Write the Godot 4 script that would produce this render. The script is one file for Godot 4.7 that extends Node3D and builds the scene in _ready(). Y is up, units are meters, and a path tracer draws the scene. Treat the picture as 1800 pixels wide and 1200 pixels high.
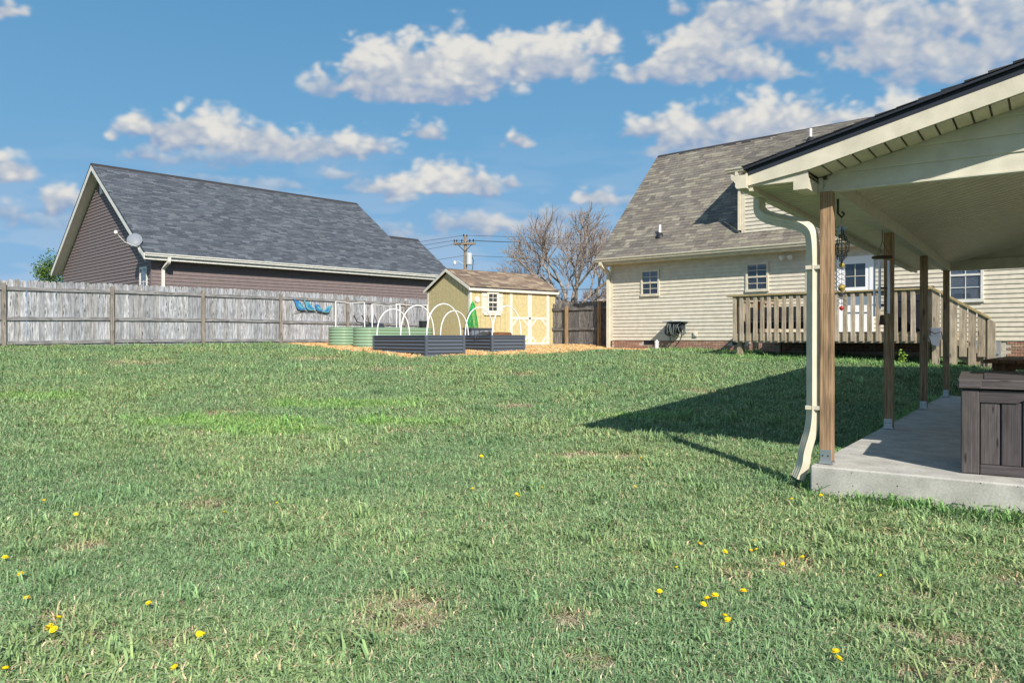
extends Node3D
# A fenced back yard: lawn, raised beds, garden shed, two houses, a timber deck and an open porch.
# Distances: x to the side, y up, depth Z = -z. y = 0 is the lawn at the corner of the porch slab.

const EYE := 1.22
const F := 1330.0          # focal length in pixels of the 1800 x 1200 photograph
const HOR := 595.0

# ------------------------------------------------------------------ mesh builder
class MB extends RefCounted:
	var v := PackedVector3Array()
	var n := PackedVector3Array()
	var t := PackedVector2Array()
	var c := PackedColorArray()
	var xf := Transform3D.IDENTITY
	var col := Color(1, 1, 1)
	var off := Vector2.ZERO
	func _p(p: Vector3, nn: Vector3, uv: Vector2) -> void:
		v.append(xf * p); n.append((xf.basis * nn).normalized()); t.append(uv + off); c.append(col)
	func tri(a: Vector3, b: Vector3, d: Vector3, ua := Vector2.ZERO, ub := Vector2.ZERO, ud := Vector2.ZERO) -> void:
		var nn := (b - a).cross(d - a)
		if nn.length_squared() < 1e-18: return
		nn = nn.normalized()
		_p(a, nn, ua); _p(d, nn, ud); _p(b, nn, ub)
	func tris(a: Vector3, b: Vector3, d: Vector3, na: Vector3, nb: Vector3, nd: Vector3) -> void:
		_p(a, na, Vector2(a.x, a.y)); _p(d, nd, Vector2(d.x, d.y)); _p(b, nb, Vector2(b.x, b.y))
	func quad(a: Vector3, b: Vector3, d: Vector3, e: Vector3, ua := Vector2.ZERO, ub := Vector2.ZERO, ud := Vector2.ZERO, ue := Vector2.ZERO) -> void:
		tri(a, b, d, ua, ub, ud); tri(a, d, e, ua, ud, ue)
	func face(pts: Array, along: Vector3) -> void:   # planar polygon, counter-clockwise from outside; v runs along the grain
		var nn: Vector3 = (pts[1] - pts[0]).cross(pts[2] - pts[0]).normalized()
		var w := along - nn * along.dot(nn)
		if w.length() < 0.01: w = Vector3(0, 0, 1) if absf(nn.z) < 0.9 else Vector3(1, 0, 0)
		w = w.normalized()
		var u := w.cross(nn)
		for i in range(1, pts.size() - 1):
			var a: Vector3 = pts[0]; var b: Vector3 = pts[i]; var d: Vector3 = pts[i + 1]
			tri(a, b, d, Vector2(a.dot(u), a.dot(w)), Vector2(b.dot(u), b.dot(w)), Vector2(d.dot(u), d.dot(w)))
	func box(at: Vector3, s: Vector3) -> void:
		var h := s / 2.0
		var g := Vector3(1, 0, 0) if s.x >= s.y and s.x >= s.z else (Vector3(0, 1, 0) if s.y >= s.z else Vector3(0, 0, 1))
		var q := func(x, y, z): return at + Vector3(x * h.x, y * h.y, z * h.z)
		face([q.call(-1, -1, 1), q.call(1, -1, 1), q.call(1, 1, 1), q.call(-1, 1, 1)], g)
		face([q.call(1, -1, -1), q.call(-1, -1, -1), q.call(-1, 1, -1), q.call(1, 1, -1)], g)
		face([q.call(1, -1, 1), q.call(1, -1, -1), q.call(1, 1, -1), q.call(1, 1, 1)], g)
		face([q.call(-1, -1, -1), q.call(-1, -1, 1), q.call(-1, 1, 1), q.call(-1, 1, -1)], g)
		face([q.call(-1, 1, 1), q.call(1, 1, 1), q.call(1, 1, -1), q.call(-1, 1, -1)], g)
		face([q.call(-1, -1, -1), q.call(1, -1, -1), q.call(1, -1, 1), q.call(-1, -1, 1)], g)
	func box2(a: Vector3, b: Vector3) -> void: box((a + b) / 2.0, (b - a).abs())
	func cbox(at: Vector3, s: Vector3, k := 0.006) -> void:   # box with chamfered edges
		var h := s / 2.0
		var g := Vector3(1, 0, 0) if s.x >= s.y and s.x >= s.z else (Vector3(0, 1, 0) if s.y >= s.z else Vector3(0, 0, 1))
		var i := h - Vector3(k, k, k)
		for ax in 3:
			var ay := (ax + 1) % 3
			var az := (ax + 2) % 3
			for sg in [-1.0, 1.0]:
				var p := []
				for w in [[-1, -1], [1, -1], [1, 1], [-1, 1]]:
					var q := Vector3(); q[ax] = sg * h[ax]; q[ay] = w[0] * i[ay]; q[az] = w[1] * i[az]; p.append(at + q)
				if sg < 0: p.reverse()
				face(p, g)
				for sh in [-1.0, 1.0]:   # the edge between +-ax and +-ay
					var e := []
					for w in [[0, -1], [1, -1], [1, 1], [0, 1]]:
						var q := Vector3(); q[ax] = sg * (h[ax] if w[0] == 0 else i[ax]); q[ay] = sh * (i[ay] if w[0] == 0 else h[ay]); q[az] = w[1] * i[az]; e.append(at + q)
					if sg * sh > 0: e.reverse()
					var nn: Vector3 = (e[1] - e[0]).cross(e[2] - e[0])
					var o := Vector3(); o[ax] = sg; o[ay] = sh
					if nn.dot(o) < 0: e.reverse()
					face(e, g)
		for sx in [-1.0, 1.0]:
			for sy in [-1.0, 1.0]:
				for sz in [-1.0, 1.0]:
					var a := at + Vector3(sx * h.x, sy * i.y, sz * i.z)
					var b := at + Vector3(sx * i.x, sy * h.y, sz * i.z)
					var d := at + Vector3(sx * i.x, sy * i.y, sz * h.z)
					if (b - a).cross(d - a).dot(Vector3(sx, sy, sz)) < 0: tri(a, d, b)
					else: tri(a, b, d)
	func prism(poly: PackedVector2Array, z0: float, z1: float, along := Vector3(0, 1, 0)) -> void:   # poly counter-clockwise in xy
		var p := poly
		if Geometry2D.is_polygon_clockwise(p): p = PackedVector2Array(poly); p.reverse()
		var ix := Geometry2D.triangulate_polygon(p)
		for k in range(0, ix.size(), 3):
			var a := p[ix[k]]; var b := p[ix[k + 1]]; var d := p[ix[k + 2]]
			if (b - a).cross(d - a) < 0: var s := b; b = d; d = s
			face([Vector3(a.x, a.y, z1), Vector3(b.x, b.y, z1), Vector3(d.x, d.y, z1)], along)
			face([Vector3(a.x, a.y, z0), Vector3(d.x, d.y, z0), Vector3(b.x, b.y, z0)], along)
		for k in p.size():
			var a := p[k]; var b := p[(k + 1) % p.size()]
			face([Vector3(a.x, a.y, z0), Vector3(b.x, b.y, z0), Vector3(b.x, b.y, z1), Vector3(a.x, a.y, z1)], along if absf(along.z) < 0.5 else Vector3(0, 0, 1))
	func tube(pts: Array, r0: float, r1 := -1.0, sides := 8, closed := false) -> void:
		if r1 < 0: r1 = r0
		var m := pts.size()
		var ring := []
		var ref := Vector3(0, 1, 0)
		var d0: Vector3 = (pts[1] - pts[0]).normalized()
		if absf(d0.dot(ref)) > 0.9: ref = Vector3(1, 0, 0)
		var side := d0.cross(ref).normalized()
		for i in m:
			var d: Vector3
			if closed: d = pts[(i + 1) % m] - pts[(i + m - 1) % m]
			else: d = pts[mini(i + 1, m - 1)] - pts[maxi(i - 1, 0)]
			d = d.normalized()
			side = (side - d * side.dot(d)).normalized()
			var up := side.cross(d)
			var rr := lerpf(r0, r1, float(i) / (m - 1))
			var row := []
			for k in sides:
				var an := TAU * k / sides
				var o := side * cos(an) + up * sin(an)
				row.append([pts[i] + o * rr, o])
			ring.append(row)
		for i in (m if closed else m - 1):
			var A: Array = ring[i]; var B: Array = ring[(i + 1) % m]
			for k in sides:
				var k2 := (k + 1) % sides
				tris(A[k][0], B[k2][0], A[k2][0], A[k][1], B[k2][1], A[k2][1])
				tris(A[k][0], B[k][0], B[k2][0], A[k][1], B[k][1], B[k2][1])
		if not closed:
			for k in sides:
				var k2 := (k + 1) % sides
				tri(pts[0], ring[0][k][0], ring[0][k2][0])
				tri(pts[m - 1], ring[m - 1][k2][0], ring[m - 1][k][0])
	func lathe(at: Vector3, prof: Array, sides := 16) -> void:   # prof: Vector2(radius, height), from bottom to top
		for i in prof.size() - 1:
			var a: Vector2 = prof[i]; var b: Vector2 = prof[i + 1]
			var nr := (b - a); var nn := Vector2(nr.y, -nr.x).normalized()
			for k in sides:
				var p := TAU * k / sides; var q := TAU * (k + 1) / sides
				var P := Vector3(cos(p), 0, -sin(p)); var Q := Vector3(cos(q), 0, -sin(q))
				var y := Vector3(0, 1, 0)
				var np := P * nn.x + y * nn.y; var nq := Q * nn.x + y * nn.y
				tris(at + P * a.x + y * a.y, at + Q * a.x + y * a.y, at + Q * b.x + y * b.y, np, nq, nq)
				tris(at + P * a.x + y * a.y, at + Q * b.x + y * b.y, at + P * b.x + y * b.y, np, nq, np)
	func mesh() -> ArrayMesh:
		var a := []; a.resize(Mesh.ARRAY_MAX)
		a[Mesh.ARRAY_VERTEX] = v; a[Mesh.ARRAY_NORMAL] = n; a[Mesh.ARRAY_TEX_UV] = t; a[Mesh.ARRAY_COLOR] = c
		var m := ArrayMesh.new()
		m.add_surface_from_arrays(Mesh.PRIMITIVE_TRIANGLES, a)
		return m

# ------------------------------------------------------------------ scene helpers
var R := RandomNumberGenerator.new()
var M := {}
var taken := {}

func P(x: float, y: float, z: float) -> Vector3: return Vector3(x, y, -z)

func numbered(s: String) -> String:
	taken[s] = taken.get(s, 0) + 1
	return s if taken[s] == 1 else "%s_%03d" % [s, taken[s] - 1]

func meta(o: Node, label: String, category: String, group := "", kind := "") -> void:
	if label: o.set_meta("label", label)
	if category: o.set_meta("category", category)
	if group: o.set_meta("group", group)
	if kind: o.set_meta("kind", kind)

func thing(called: String, label: String, category: String, at: Vector3, yaw := 0.0, group := "") -> Node3D:
	var o := Node3D.new(); o.name = numbered(called); add_child(o)
	o.position = at; o.rotation.y = deg_to_rad(yaw)
	meta(o, label, category, group)
	return o

func part(parent: Node, called: String, m, mat: Material) -> MeshInstance3D:
	var o := MeshInstance3D.new(); o.name = called
	o.mesh = m.mesh() if m is MB else m
	o.material_override = mat
	parent.add_child(o, true)
	return o

func solo(called: String, label: String, category: String, m: MB, mat: Material, at: Vector3, yaw := 0.0, group := "") -> MeshInstance3D:
	var o := MeshInstance3D.new(); o.name = numbered(called); o.mesh = m.mesh(); o.material_override = mat
	add_child(o); o.position = at; o.rotation.y = deg_to_rad(yaw)
	meta(o, label, category, group)
	return o

func setting(called: String, m, mat: Material) -> MeshInstance3D:
	var o := part(self, called, m, mat); o.set_meta("kind", "structure"); return o

func bx(a: Vector3, b: Vector3) -> MB:
	var m := MB.new(); m.off = Vector2(R.randf() * 9, R.randf() * 9); m.box2(a, b); return m

func cbx(a: Vector3, b: Vector3, k := 0.006) -> MB:
	var m := MB.new(); m.off = Vector2(R.randf() * 9, R.randf() * 9); m.cbox((a + b) / 2.0, (b - a).abs(), k); return m

# the lawn's height
func gy(x: float, z: float) -> float:
	x = clampf(x, -16, 11); z = clampf(z, -1, 28)
	var h := -0.0946 - 0.0091954 * z + 0.00515411 * z * z - 0.00012438 * z * z * z - 0.00182379 * x + 0.00013232 * x * z + 0.00129806 * x * x
	# graded down beside the porch slab
	var lx := (x - 2.46) * 0.8151 - (z - 5.9) * 0.5793; var lz := -(x - 2.46) * 0.5793 - (z - 5.9) * 0.8151
	var d := maxf(maxf(-0.09 - lx, 0.0), maxf(-8.65 - lz, lz - 0.15))
	var hz := -((x - 3.16) * -0.66 + (z - 24.0) * -0.7513) * -1.0; var hx := (x - 3.16) * 0.7513 - (z - 24.0) * 0.66   # before the house wall
	h -= 0.09 * smoothstep(2.6, 0.6, hz) * smoothstep(-1.5, 0.5, hx)
	return lerpf(minf(h, 0.19), h, smoothstep(0.0, 1.6, d))

func hit(px: float, py: float) -> Vector3:   # where the ray through a pixel meets the lawn
	var r := (px - 900.0) / F; var s := (HOR - py) / F
	var z := 1.5
	while z < 40.0:
		if EYE + s * z < gy(r * z, z): break
		z += 0.02
	return P(r * z, gy(r * z, z), z)

# ------------------------------------------------------------------ textures and materials
func nbytes(sd: int, freq: float, w: int, h: int, W: int, H: int, oct := 3) -> PackedByteArray:
	var f := FastNoiseLite.new(); f.seed = sd; f.frequency = freq; f.fractal_octaves = oct; f.noise_type = FastNoiseLite.TYPE_SIMPLEX
	var im := f.get_seamless_image(w, h)
	im.convert(Image.FORMAT_L8)
	if w != W or h != H: im.resize(W, H, Image.INTERPOLATE_CUBIC)
	return im.get_data()

func grey_tex(a: PackedByteArray, w: int, h: int) -> ImageTexture:
	return ImageTexture.create_from_image(Image.create_from_data(w, h, false, Image.FORMAT_L8, a))

func wood_tex(sd: int, contrast: float, knots: int, dark := 0.0) -> ImageTexture:
	var a := nbytes(sd, 0.10, 256, 12, 256, 512, 3)
	var b := nbytes(sd + 1, 0.35, 256, 40, 256, 512, 2)
	var d := nbytes(sd + 2, 0.03, 128, 128, 256, 512, 3)
	var o := PackedByteArray(); o.resize(256 * 512)
	var rr := RandomNumberGenerator.new(); rr.seed = sd
	var kn := []
	for i in knots: kn.append(Vector3(rr.randf() * 256, rr.randf() * 512, rr.randf_range(4, 9)))
	for y in 512:
		for x in 256:
			var i := y * 256 + x
			var s := (a[i] * 0.5 + b[i] * 0.28 + d[i] * 0.34) / 255.0 - 0.56
			o[i] = int(clampf((0.80 - dark + s * contrast) * 255.0, 0, 255))
	for k in kn:
		for y in range(-26, 27):
			for x in range(-14, 15):
				var q := sqrt(pow(x / k.z, 2) + pow(y / (k.z * 1.9), 2))
				if q < 1.4:
					var i := posmod(int(k.y) + y, 512) * 256 + posmod(int(k.x) + x, 256)
					var w := clampf(1.4 - q, 0, 1) * (0.75 + 0.25 * sin(q * 14.0))
					o[i] = int(o[i] * (1.0 - 0.6 * w))
	return grey_tex(o, 256, 512)

func speck_tex(sd: int, lo: float, fine: float, coarse: float, f1 := 0.35, f2 := 0.015, pits := 0) -> ImageTexture:
	var a := nbytes(sd, f1, 256, 256, 512, 512, 2)
	var b := nbytes(sd + 1, f2, 256, 256, 512, 512, 4)
	var o := PackedByteArray(); o.resize(512 * 512)
	for i in o.size():
		o[i] = int(clampf((lo + (a[i] / 255.0 - 0.5) * fine + (b[i] / 255.0 - 0.5) * coarse) * 255.0, 0, 255))
	var rr := RandomNumberGenerator.new(); rr.seed = sd
	for k in pits:   # air holes
		var px := rr.randi() % 512; var py := rr.randi() % 512; var rad := rr.randf_range(0.7, 2.1)
		for y in range(-2, 3):
			for x in range(-2, 3):
				if x * x + y * y <= rad * rad: o[posmod(py + y, 512) * 512 + posmod(px + x, 512)] = 96
	return grey_tex(o, 512, 512)

func mat(called: String, r: int, g: int, b: int, rough := 0.7, tex: Texture2D = null, scale := Vector3.ONE, tri := false, relief := 0.0) -> StandardMaterial3D:
	var m := StandardMaterial3D.new()
	m.resource_name = called
	m.albedo_color = Color8(r, g, b); m.roughness = rough
	m.metallic_specular = 0.4
	if tex:
		m.albedo_texture = tex
		m.uv1_scale = scale
		m.uv1_triplanar = tri
		if relief != 0.0:
			m.heightmap_enabled = true; m.heightmap_texture = tex; m.heightmap_scale = relief
	M[called] = m
	return m

func metal(called: String, r: int, g: int, b: int, rough := 0.4) -> void:
	var m := mat(called, r, g, b, rough); m.metallic = 0.9

func make_materials() -> void:
	var grey_wood := wood_tex(11, 0.95, 9)
	var grey_wood2 := wood_tex(37, 0.8, 6)
	var tan_wood := wood_tex(53, 0.55, 5)
	var ring_wood := wood_tex(71, 0.5, 7)
	var ws := Vector3(2.2, 0.55, 1)
	for k in 4:
		var c: Array = [[190, 194, 202], [172, 175, 182], [204, 206, 212], [180, 180, 182]][k]
		mat("picket%d" % k, c[0], c[1], c[2], 0.9, grey_wood if k % 2 == 0 else grey_wood2, ws, false, 0.15)
	mat("fence_rail", 162, 162, 164, 0.9, grey_wood2, ws, false, 0.15)
	mat("fence_post", 164, 156, 146, 0.9, grey_wood2, ws, false, 0.15)
	for k in 3:
		var c: Array = [[136, 132, 130], [122, 119, 119], [148, 144, 140]][k]
		mat("dark_picket%d" % k, c[0], c[1], c[2], 0.9, grey_wood if k % 2 == 0 else grey_wood2, ws, false, 0.15)
	mat("new_post", 190, 158, 118, 0.85, tan_wood, ws, false, 0.1)
	mat("porch_post", 184, 152, 120, 0.8, wood_tex(91, 0.75, 5), Vector3(3.0, 0.5, 1), false, 0.12)
	for k in 3:
		var c: Array = [[212, 196, 172], [200, 184, 160], [220, 205, 184]][k]
		mat("deck%d" % k, c[0], c[1], c[2], 0.85, tan_wood, ws, false, 0.1)
	mat("deck_rail", 202, 182, 132, 0.8, tan_wood, ws, false, 0.1)
	mat("table_wood", 128, 92, 60, 0.6, tan_wood, ws)
	mat("box_resin", 108, 101, 101, 0.55, ring_wood, Vector3(3.2, 0.7, 1), false, 0.12)
	mat("box_resin2", 96, 90, 92, 0.55, ring_wood, Vector3(2.7, 0.6, 1), false, 0.12)
	var fine := speck_tex(5, 0.93, 0.05, 0.10)
	var grit := speck_tex(15, 0.88, 0.38, 0.16, 0.45, 0.02)
	mat("vinyl", 222, 215, 198, 0.55, fine, Vector3(0.9, 0.9, 0.9), true)
	mat("vinyl_trim", 224, 217, 197, 0.5, fine, Vector3(0.9, 0.9, 0.9), true)
	mat("soffit", 226, 218, 192, 0.32, fine, Vector3(0.9, 0.9, 0.9), true)
	mat("gable_vinyl", 222, 218, 200, 0.5, fine, Vector3(0.9, 0.9, 0.9), true)
	mat("brown_vinyl", 128, 116, 116, 0.6, fine, Vector3(0.9, 0.9, 0.9), true)
	mat("white_trim", 232, 232, 226, 0.5, fine, Vector3(0.9, 0.9, 0.9), true)
	mat("white_paint", 236, 234, 226, 0.55, fine, Vector3(1.5, 1.5, 1.5), true)
	mat("shed_paint", 210, 196, 148, 0.75, speck_tex(25, 0.92, 0.04, 0.10, 0.4, 0.02), Vector3(1.2, 1.2, 1.2), true)
	mat("shed_trim", 236, 232, 218, 0.6, fine, Vector3(1.5, 1.5, 1.5), true)
	var conc := speck_tex(33, 0.90, 0.12, 0.16, 0.3, 0.02, 170)
	mat("concrete", 196, 194, 188, 0.9, conc, Vector3(0.6, 0.6, 0.6), true, 0.12)
	mat("pad_concrete", 178, 170, 158, 0.9, conc, Vector3(0.6, 0.6, 0.6), true)
	for q in [["shingle_tan", 0.95], ["shingle_slate", 0.95], ["shingle_shed", 0.95], ["shingle_porch", 0.95]]:
		var m := mat(q[0], 255, 255, 255, q[1], grit, Vector3(1.6, 1.6, 1.6), true)
		m.vertex_color_use_as_albedo = true
	mat("ridge_cap", 66, 64, 66, 0.95, grit, Vector3(1.6, 1.6, 1.6), true)
	mat("roof_edge", 44, 50, 62, 0.8)
	var brick_t := speck_tex(45, 0.82, 0.3, 0.4, 0.3, 0.03)
	for k in 4:
		var c: Array = [[200, 156, 134], [188, 144, 124], [208, 170, 148], [180, 148, 132]][k]
		mat("brick%d" % k, c[0], c[1], c[2], 0.9, brick_t, Vector3(2, 2, 2), true)
	mat("mortar", 214, 204, 190, 0.95, grit, Vector3(2, 2, 2), true)
	mat("bed_steel", 84, 92, 104, 0.45)
	mat("bed_green", 130, 158, 132, 0.34)
	mat("soil", 58, 44, 34, 1.0, grit, Vector3(2, 2, 2), true, 1.0)
	mat("pipe_white", 240, 240, 240, 0.35)
	mat("black_plastic", 40, 42, 48, 0.5)
	mat("tub_dark", 52, 56, 66, 0.5)
	mat("tote_grey", 112, 120, 132, 0.45)
	mat("tote_lid", 66, 72, 84, 0.5)
	mat("cage_green", 52, 176, 84, 0.5)
	mat("art_blue", 58, 122, 176, 0.45)
	mat("art_teal", 92, 160, 172, 0.45)
	mat("art_wire", 70, 72, 70, 0.6)
	mat("bark_log", 140, 96, 62, 0.95, tan_wood, ws)
	mat("tree_bark", 158, 148, 138, 0.95)
	mat("twig", 152, 138, 128, 0.95)
	mat("pole_wood", 172, 158, 140, 0.9, grey_wood2, ws)
	mat("wire", 40, 42, 46, 0.6)
	mat("pole_grey", 190, 196, 198, 0.5)
	mat("dark_iron", 46, 46, 48, 0.6)
	mat("dish_grey", 128, 134, 144, 0.5)
	mat("sofa_frame", 44, 44, 50, 0.7)
	mat("sofa_cushion", 52, 66, 96, 0.95)
	mat("cover_black", 34, 38, 48, 0.8)
	mat("hose", 96, 106, 108, 0.5)
	mat("hose_dark", 56, 58, 60, 0.5)
	mat("reel_bracket", 150, 158, 164, 0.5)
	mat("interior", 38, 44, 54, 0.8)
	mat("blind", 104, 122, 142, 0.7)
	mat("door_white", 238, 240, 244, 0.45)
	mat("dandelion", 250, 214, 18, 0.8)
	mat("stem", 120, 150, 70, 0.8)
	mat("red_bead", 176, 46, 52, 0.25)
	mat("amber_bead", 168, 146, 70, 0.25)
	mat("chime_wood", 74, 52, 42, 0.5)
	metal("galvanised", 190, 196, 200, 0.45)
	metal("chime_tube", 196, 200, 208, 0.28)
	metal("wire_steel", 120, 120, 122, 0.45)
	var gl := mat("glass", 60, 72, 86, 0.03)
	gl.transparency = BaseMaterial3D.TRANSPARENCY_ALPHA; gl.albedo_color.a = 0.12; gl.metallic_specular = 0.6
	var gm := mat("blade", 255, 255, 255, 0.62)
	gm.vertex_color_use_as_albedo = true; gm.backlight = Color(0.55, 0.62, 0.3); gm.metallic_specular = 0.3
	var lf := mat("leaf", 255, 255, 255, 0.6)
	lf.vertex_color_use_as_albedo = true; lf.backlight = Color(0.4, 0.5, 0.2)
	var chip := mat("chip", 255, 255, 255, 0.9)
	chip.vertex_color_use_as_albedo = true
	# soil and thatch under the grass
	var a := nbytes(81, 0.25, 256, 256, 512, 512, 3)
	var b := nbytes(82, 0.02, 256, 256, 512, 512, 4)
	var im := Image.create(512, 512, false, Image.FORMAT_RGB8)
	for y in 512:
		for x in 512:
			var s := a[y * 512 + x] / 255.0; var w := b[y * 512 + x] / 255.0
			var c := Color(0.36, 0.34, 0.22).lerp(Color(0.30, 0.40, 0.20), clampf(w * 1.6 - 0.3, 0, 1))
			c = c.lerp(Color(0.58, 0.50, 0.36), clampf((s - 0.55) * 2.2, 0, 1))
			im.set_pixel(x, y, c * (0.65 + 0.5 * s))
	var gmat := mat("thatch", 255, 255, 255, 1.0, ImageTexture.create_from_image(im), Vector3(0.7, 0.7, 0.7), true)
	gmat.uv1_world_triplanar = true
	mat("mulch_bed", 196, 156, 104, 1.0, grit, Vector3(2.4, 2.4, 2.4), true, 2.0)

# ------------------------------------------------------------------ sky
# cumulus: x, y of the base's middle, half width, height above, depth below (in the photograph's pixels), whiteness
const CLOUDS := [
	[700, 150, 95, 92, 28, 1.0], [800, 150, 120, 100, 26, 1.0], [900, 128, 90, 75, 16, 1.0], [985, 132, 75, 82, 12, 1.0], [1062, 96, 32, 58, 6, 1.0], [640, 152, 60, 70, 24, .9], [568, 160, 48, 32, 10, .7],
	[760, 168, 110, 30, 14, .8], [1150, 132, 90, 26, 14, .7],
	[240, 232, 42, 38, 14, 1.0], [300, 244, 55, 52, 16, 1.0], [365, 246, 75, 62, 16, 1.0], [440, 256, 90, 42, 16, .9], [540, 262, 90, 32, 16, .85], [630, 266, 75, 36, 14, .9], [420, 278, 190, 16, 16, .55], [255, 272, 36, 18, 12, .6],
	[748, 240, 36, 34, 8, .95], [908, 254, 32, 22, 5, 1.0],
	[700, 338, 50, 40, 8, 1.0], [785, 336, 78, 60, 8, 1.0], [850, 338, 40, 30, 6, .95], [896, 330, 20, 22, 6, .9], [700, 352, 45, 14, 6, .7], [600, 308, 36, 14, 10, .6], [640, 330, 30, 16, 14, .45],
	[20, 308, 50, 42, 14, .95], [105, 362, 48, 38, 14, .9], [10, 372, 40, 24, 20, .6], [90, 392, 110, 20, 16, .45],
	[10, 30, 24, 30, 8, .9], [46, 20, 14, 16, 8, .7],
	[1225, 108, 75, 68, 26, 1.0], [1290, 122, 95, 50, 18, .85], [1190, 132, 80, 34, 18, .75], [1350, 134, 80, 22, 8, .6], [1192, 22, 18, 22, 12, .7],
	[1310, 30, 100, 44, 50, .8], [1420, 40, 150, 60, 50, .8], [1570, 50, 170, 70, 40, .75], [1740, 40, 130, 60, 40, .75], [1560, 108, 95, 60, 24, .85], [1680, 120, 130, 60, 30, .7], [1780, 90, 110, 50, 40, .7], [1620, 140, 130, 14, 8, .6],
	[1130, 236, 50, 34, 10, .85], [1200, 240, 62, 52, 22, .9], [1300, 236, 80, 64, 40, .95], [1390, 238, 95, 84, 40, .95], [1480, 232, 70, 46, 40, .85], [1590, 216, 75, 60, 40, .9], [1250, 264, 130, 22, 20, .6], [1520, 250, 120, 30, 30, .7],
	[1052, 350, 38, 28, 8, .8], [1100, 354, 60, 14, 10, .5], [820, 398, 90, 26, 16, .65], [920, 402, 100, 20, 14, .55], [980, 384, 50, 22, 12, .6], [660, 408, 60, 16, 16, .5], [470, 330, 90, 16, 10, .5], [370, 316, 80, 12, 8, .45],
	[740, 420, 120, 14, 20, .4], [1060, 420, 120, 14, 30, .45]]

func air(el: float, side: float) -> Vector3:   # clear sky by elevation, in linear light
	var t := clampf(el / 0.62, 0, 1)
	var low := Vector3(0.30, 0.50, 0.74); var mid := Vector3(0.155, 0.375, 0.62); var top := Vector3(0.060, 0.215, 0.44)
	var c := low.lerp(mid, clampf(t / 0.42, 0, 1)) if t < 0.42 else mid.lerp(top, clampf((t - 0.42) / 0.58, 0, 1))
	return c

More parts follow.
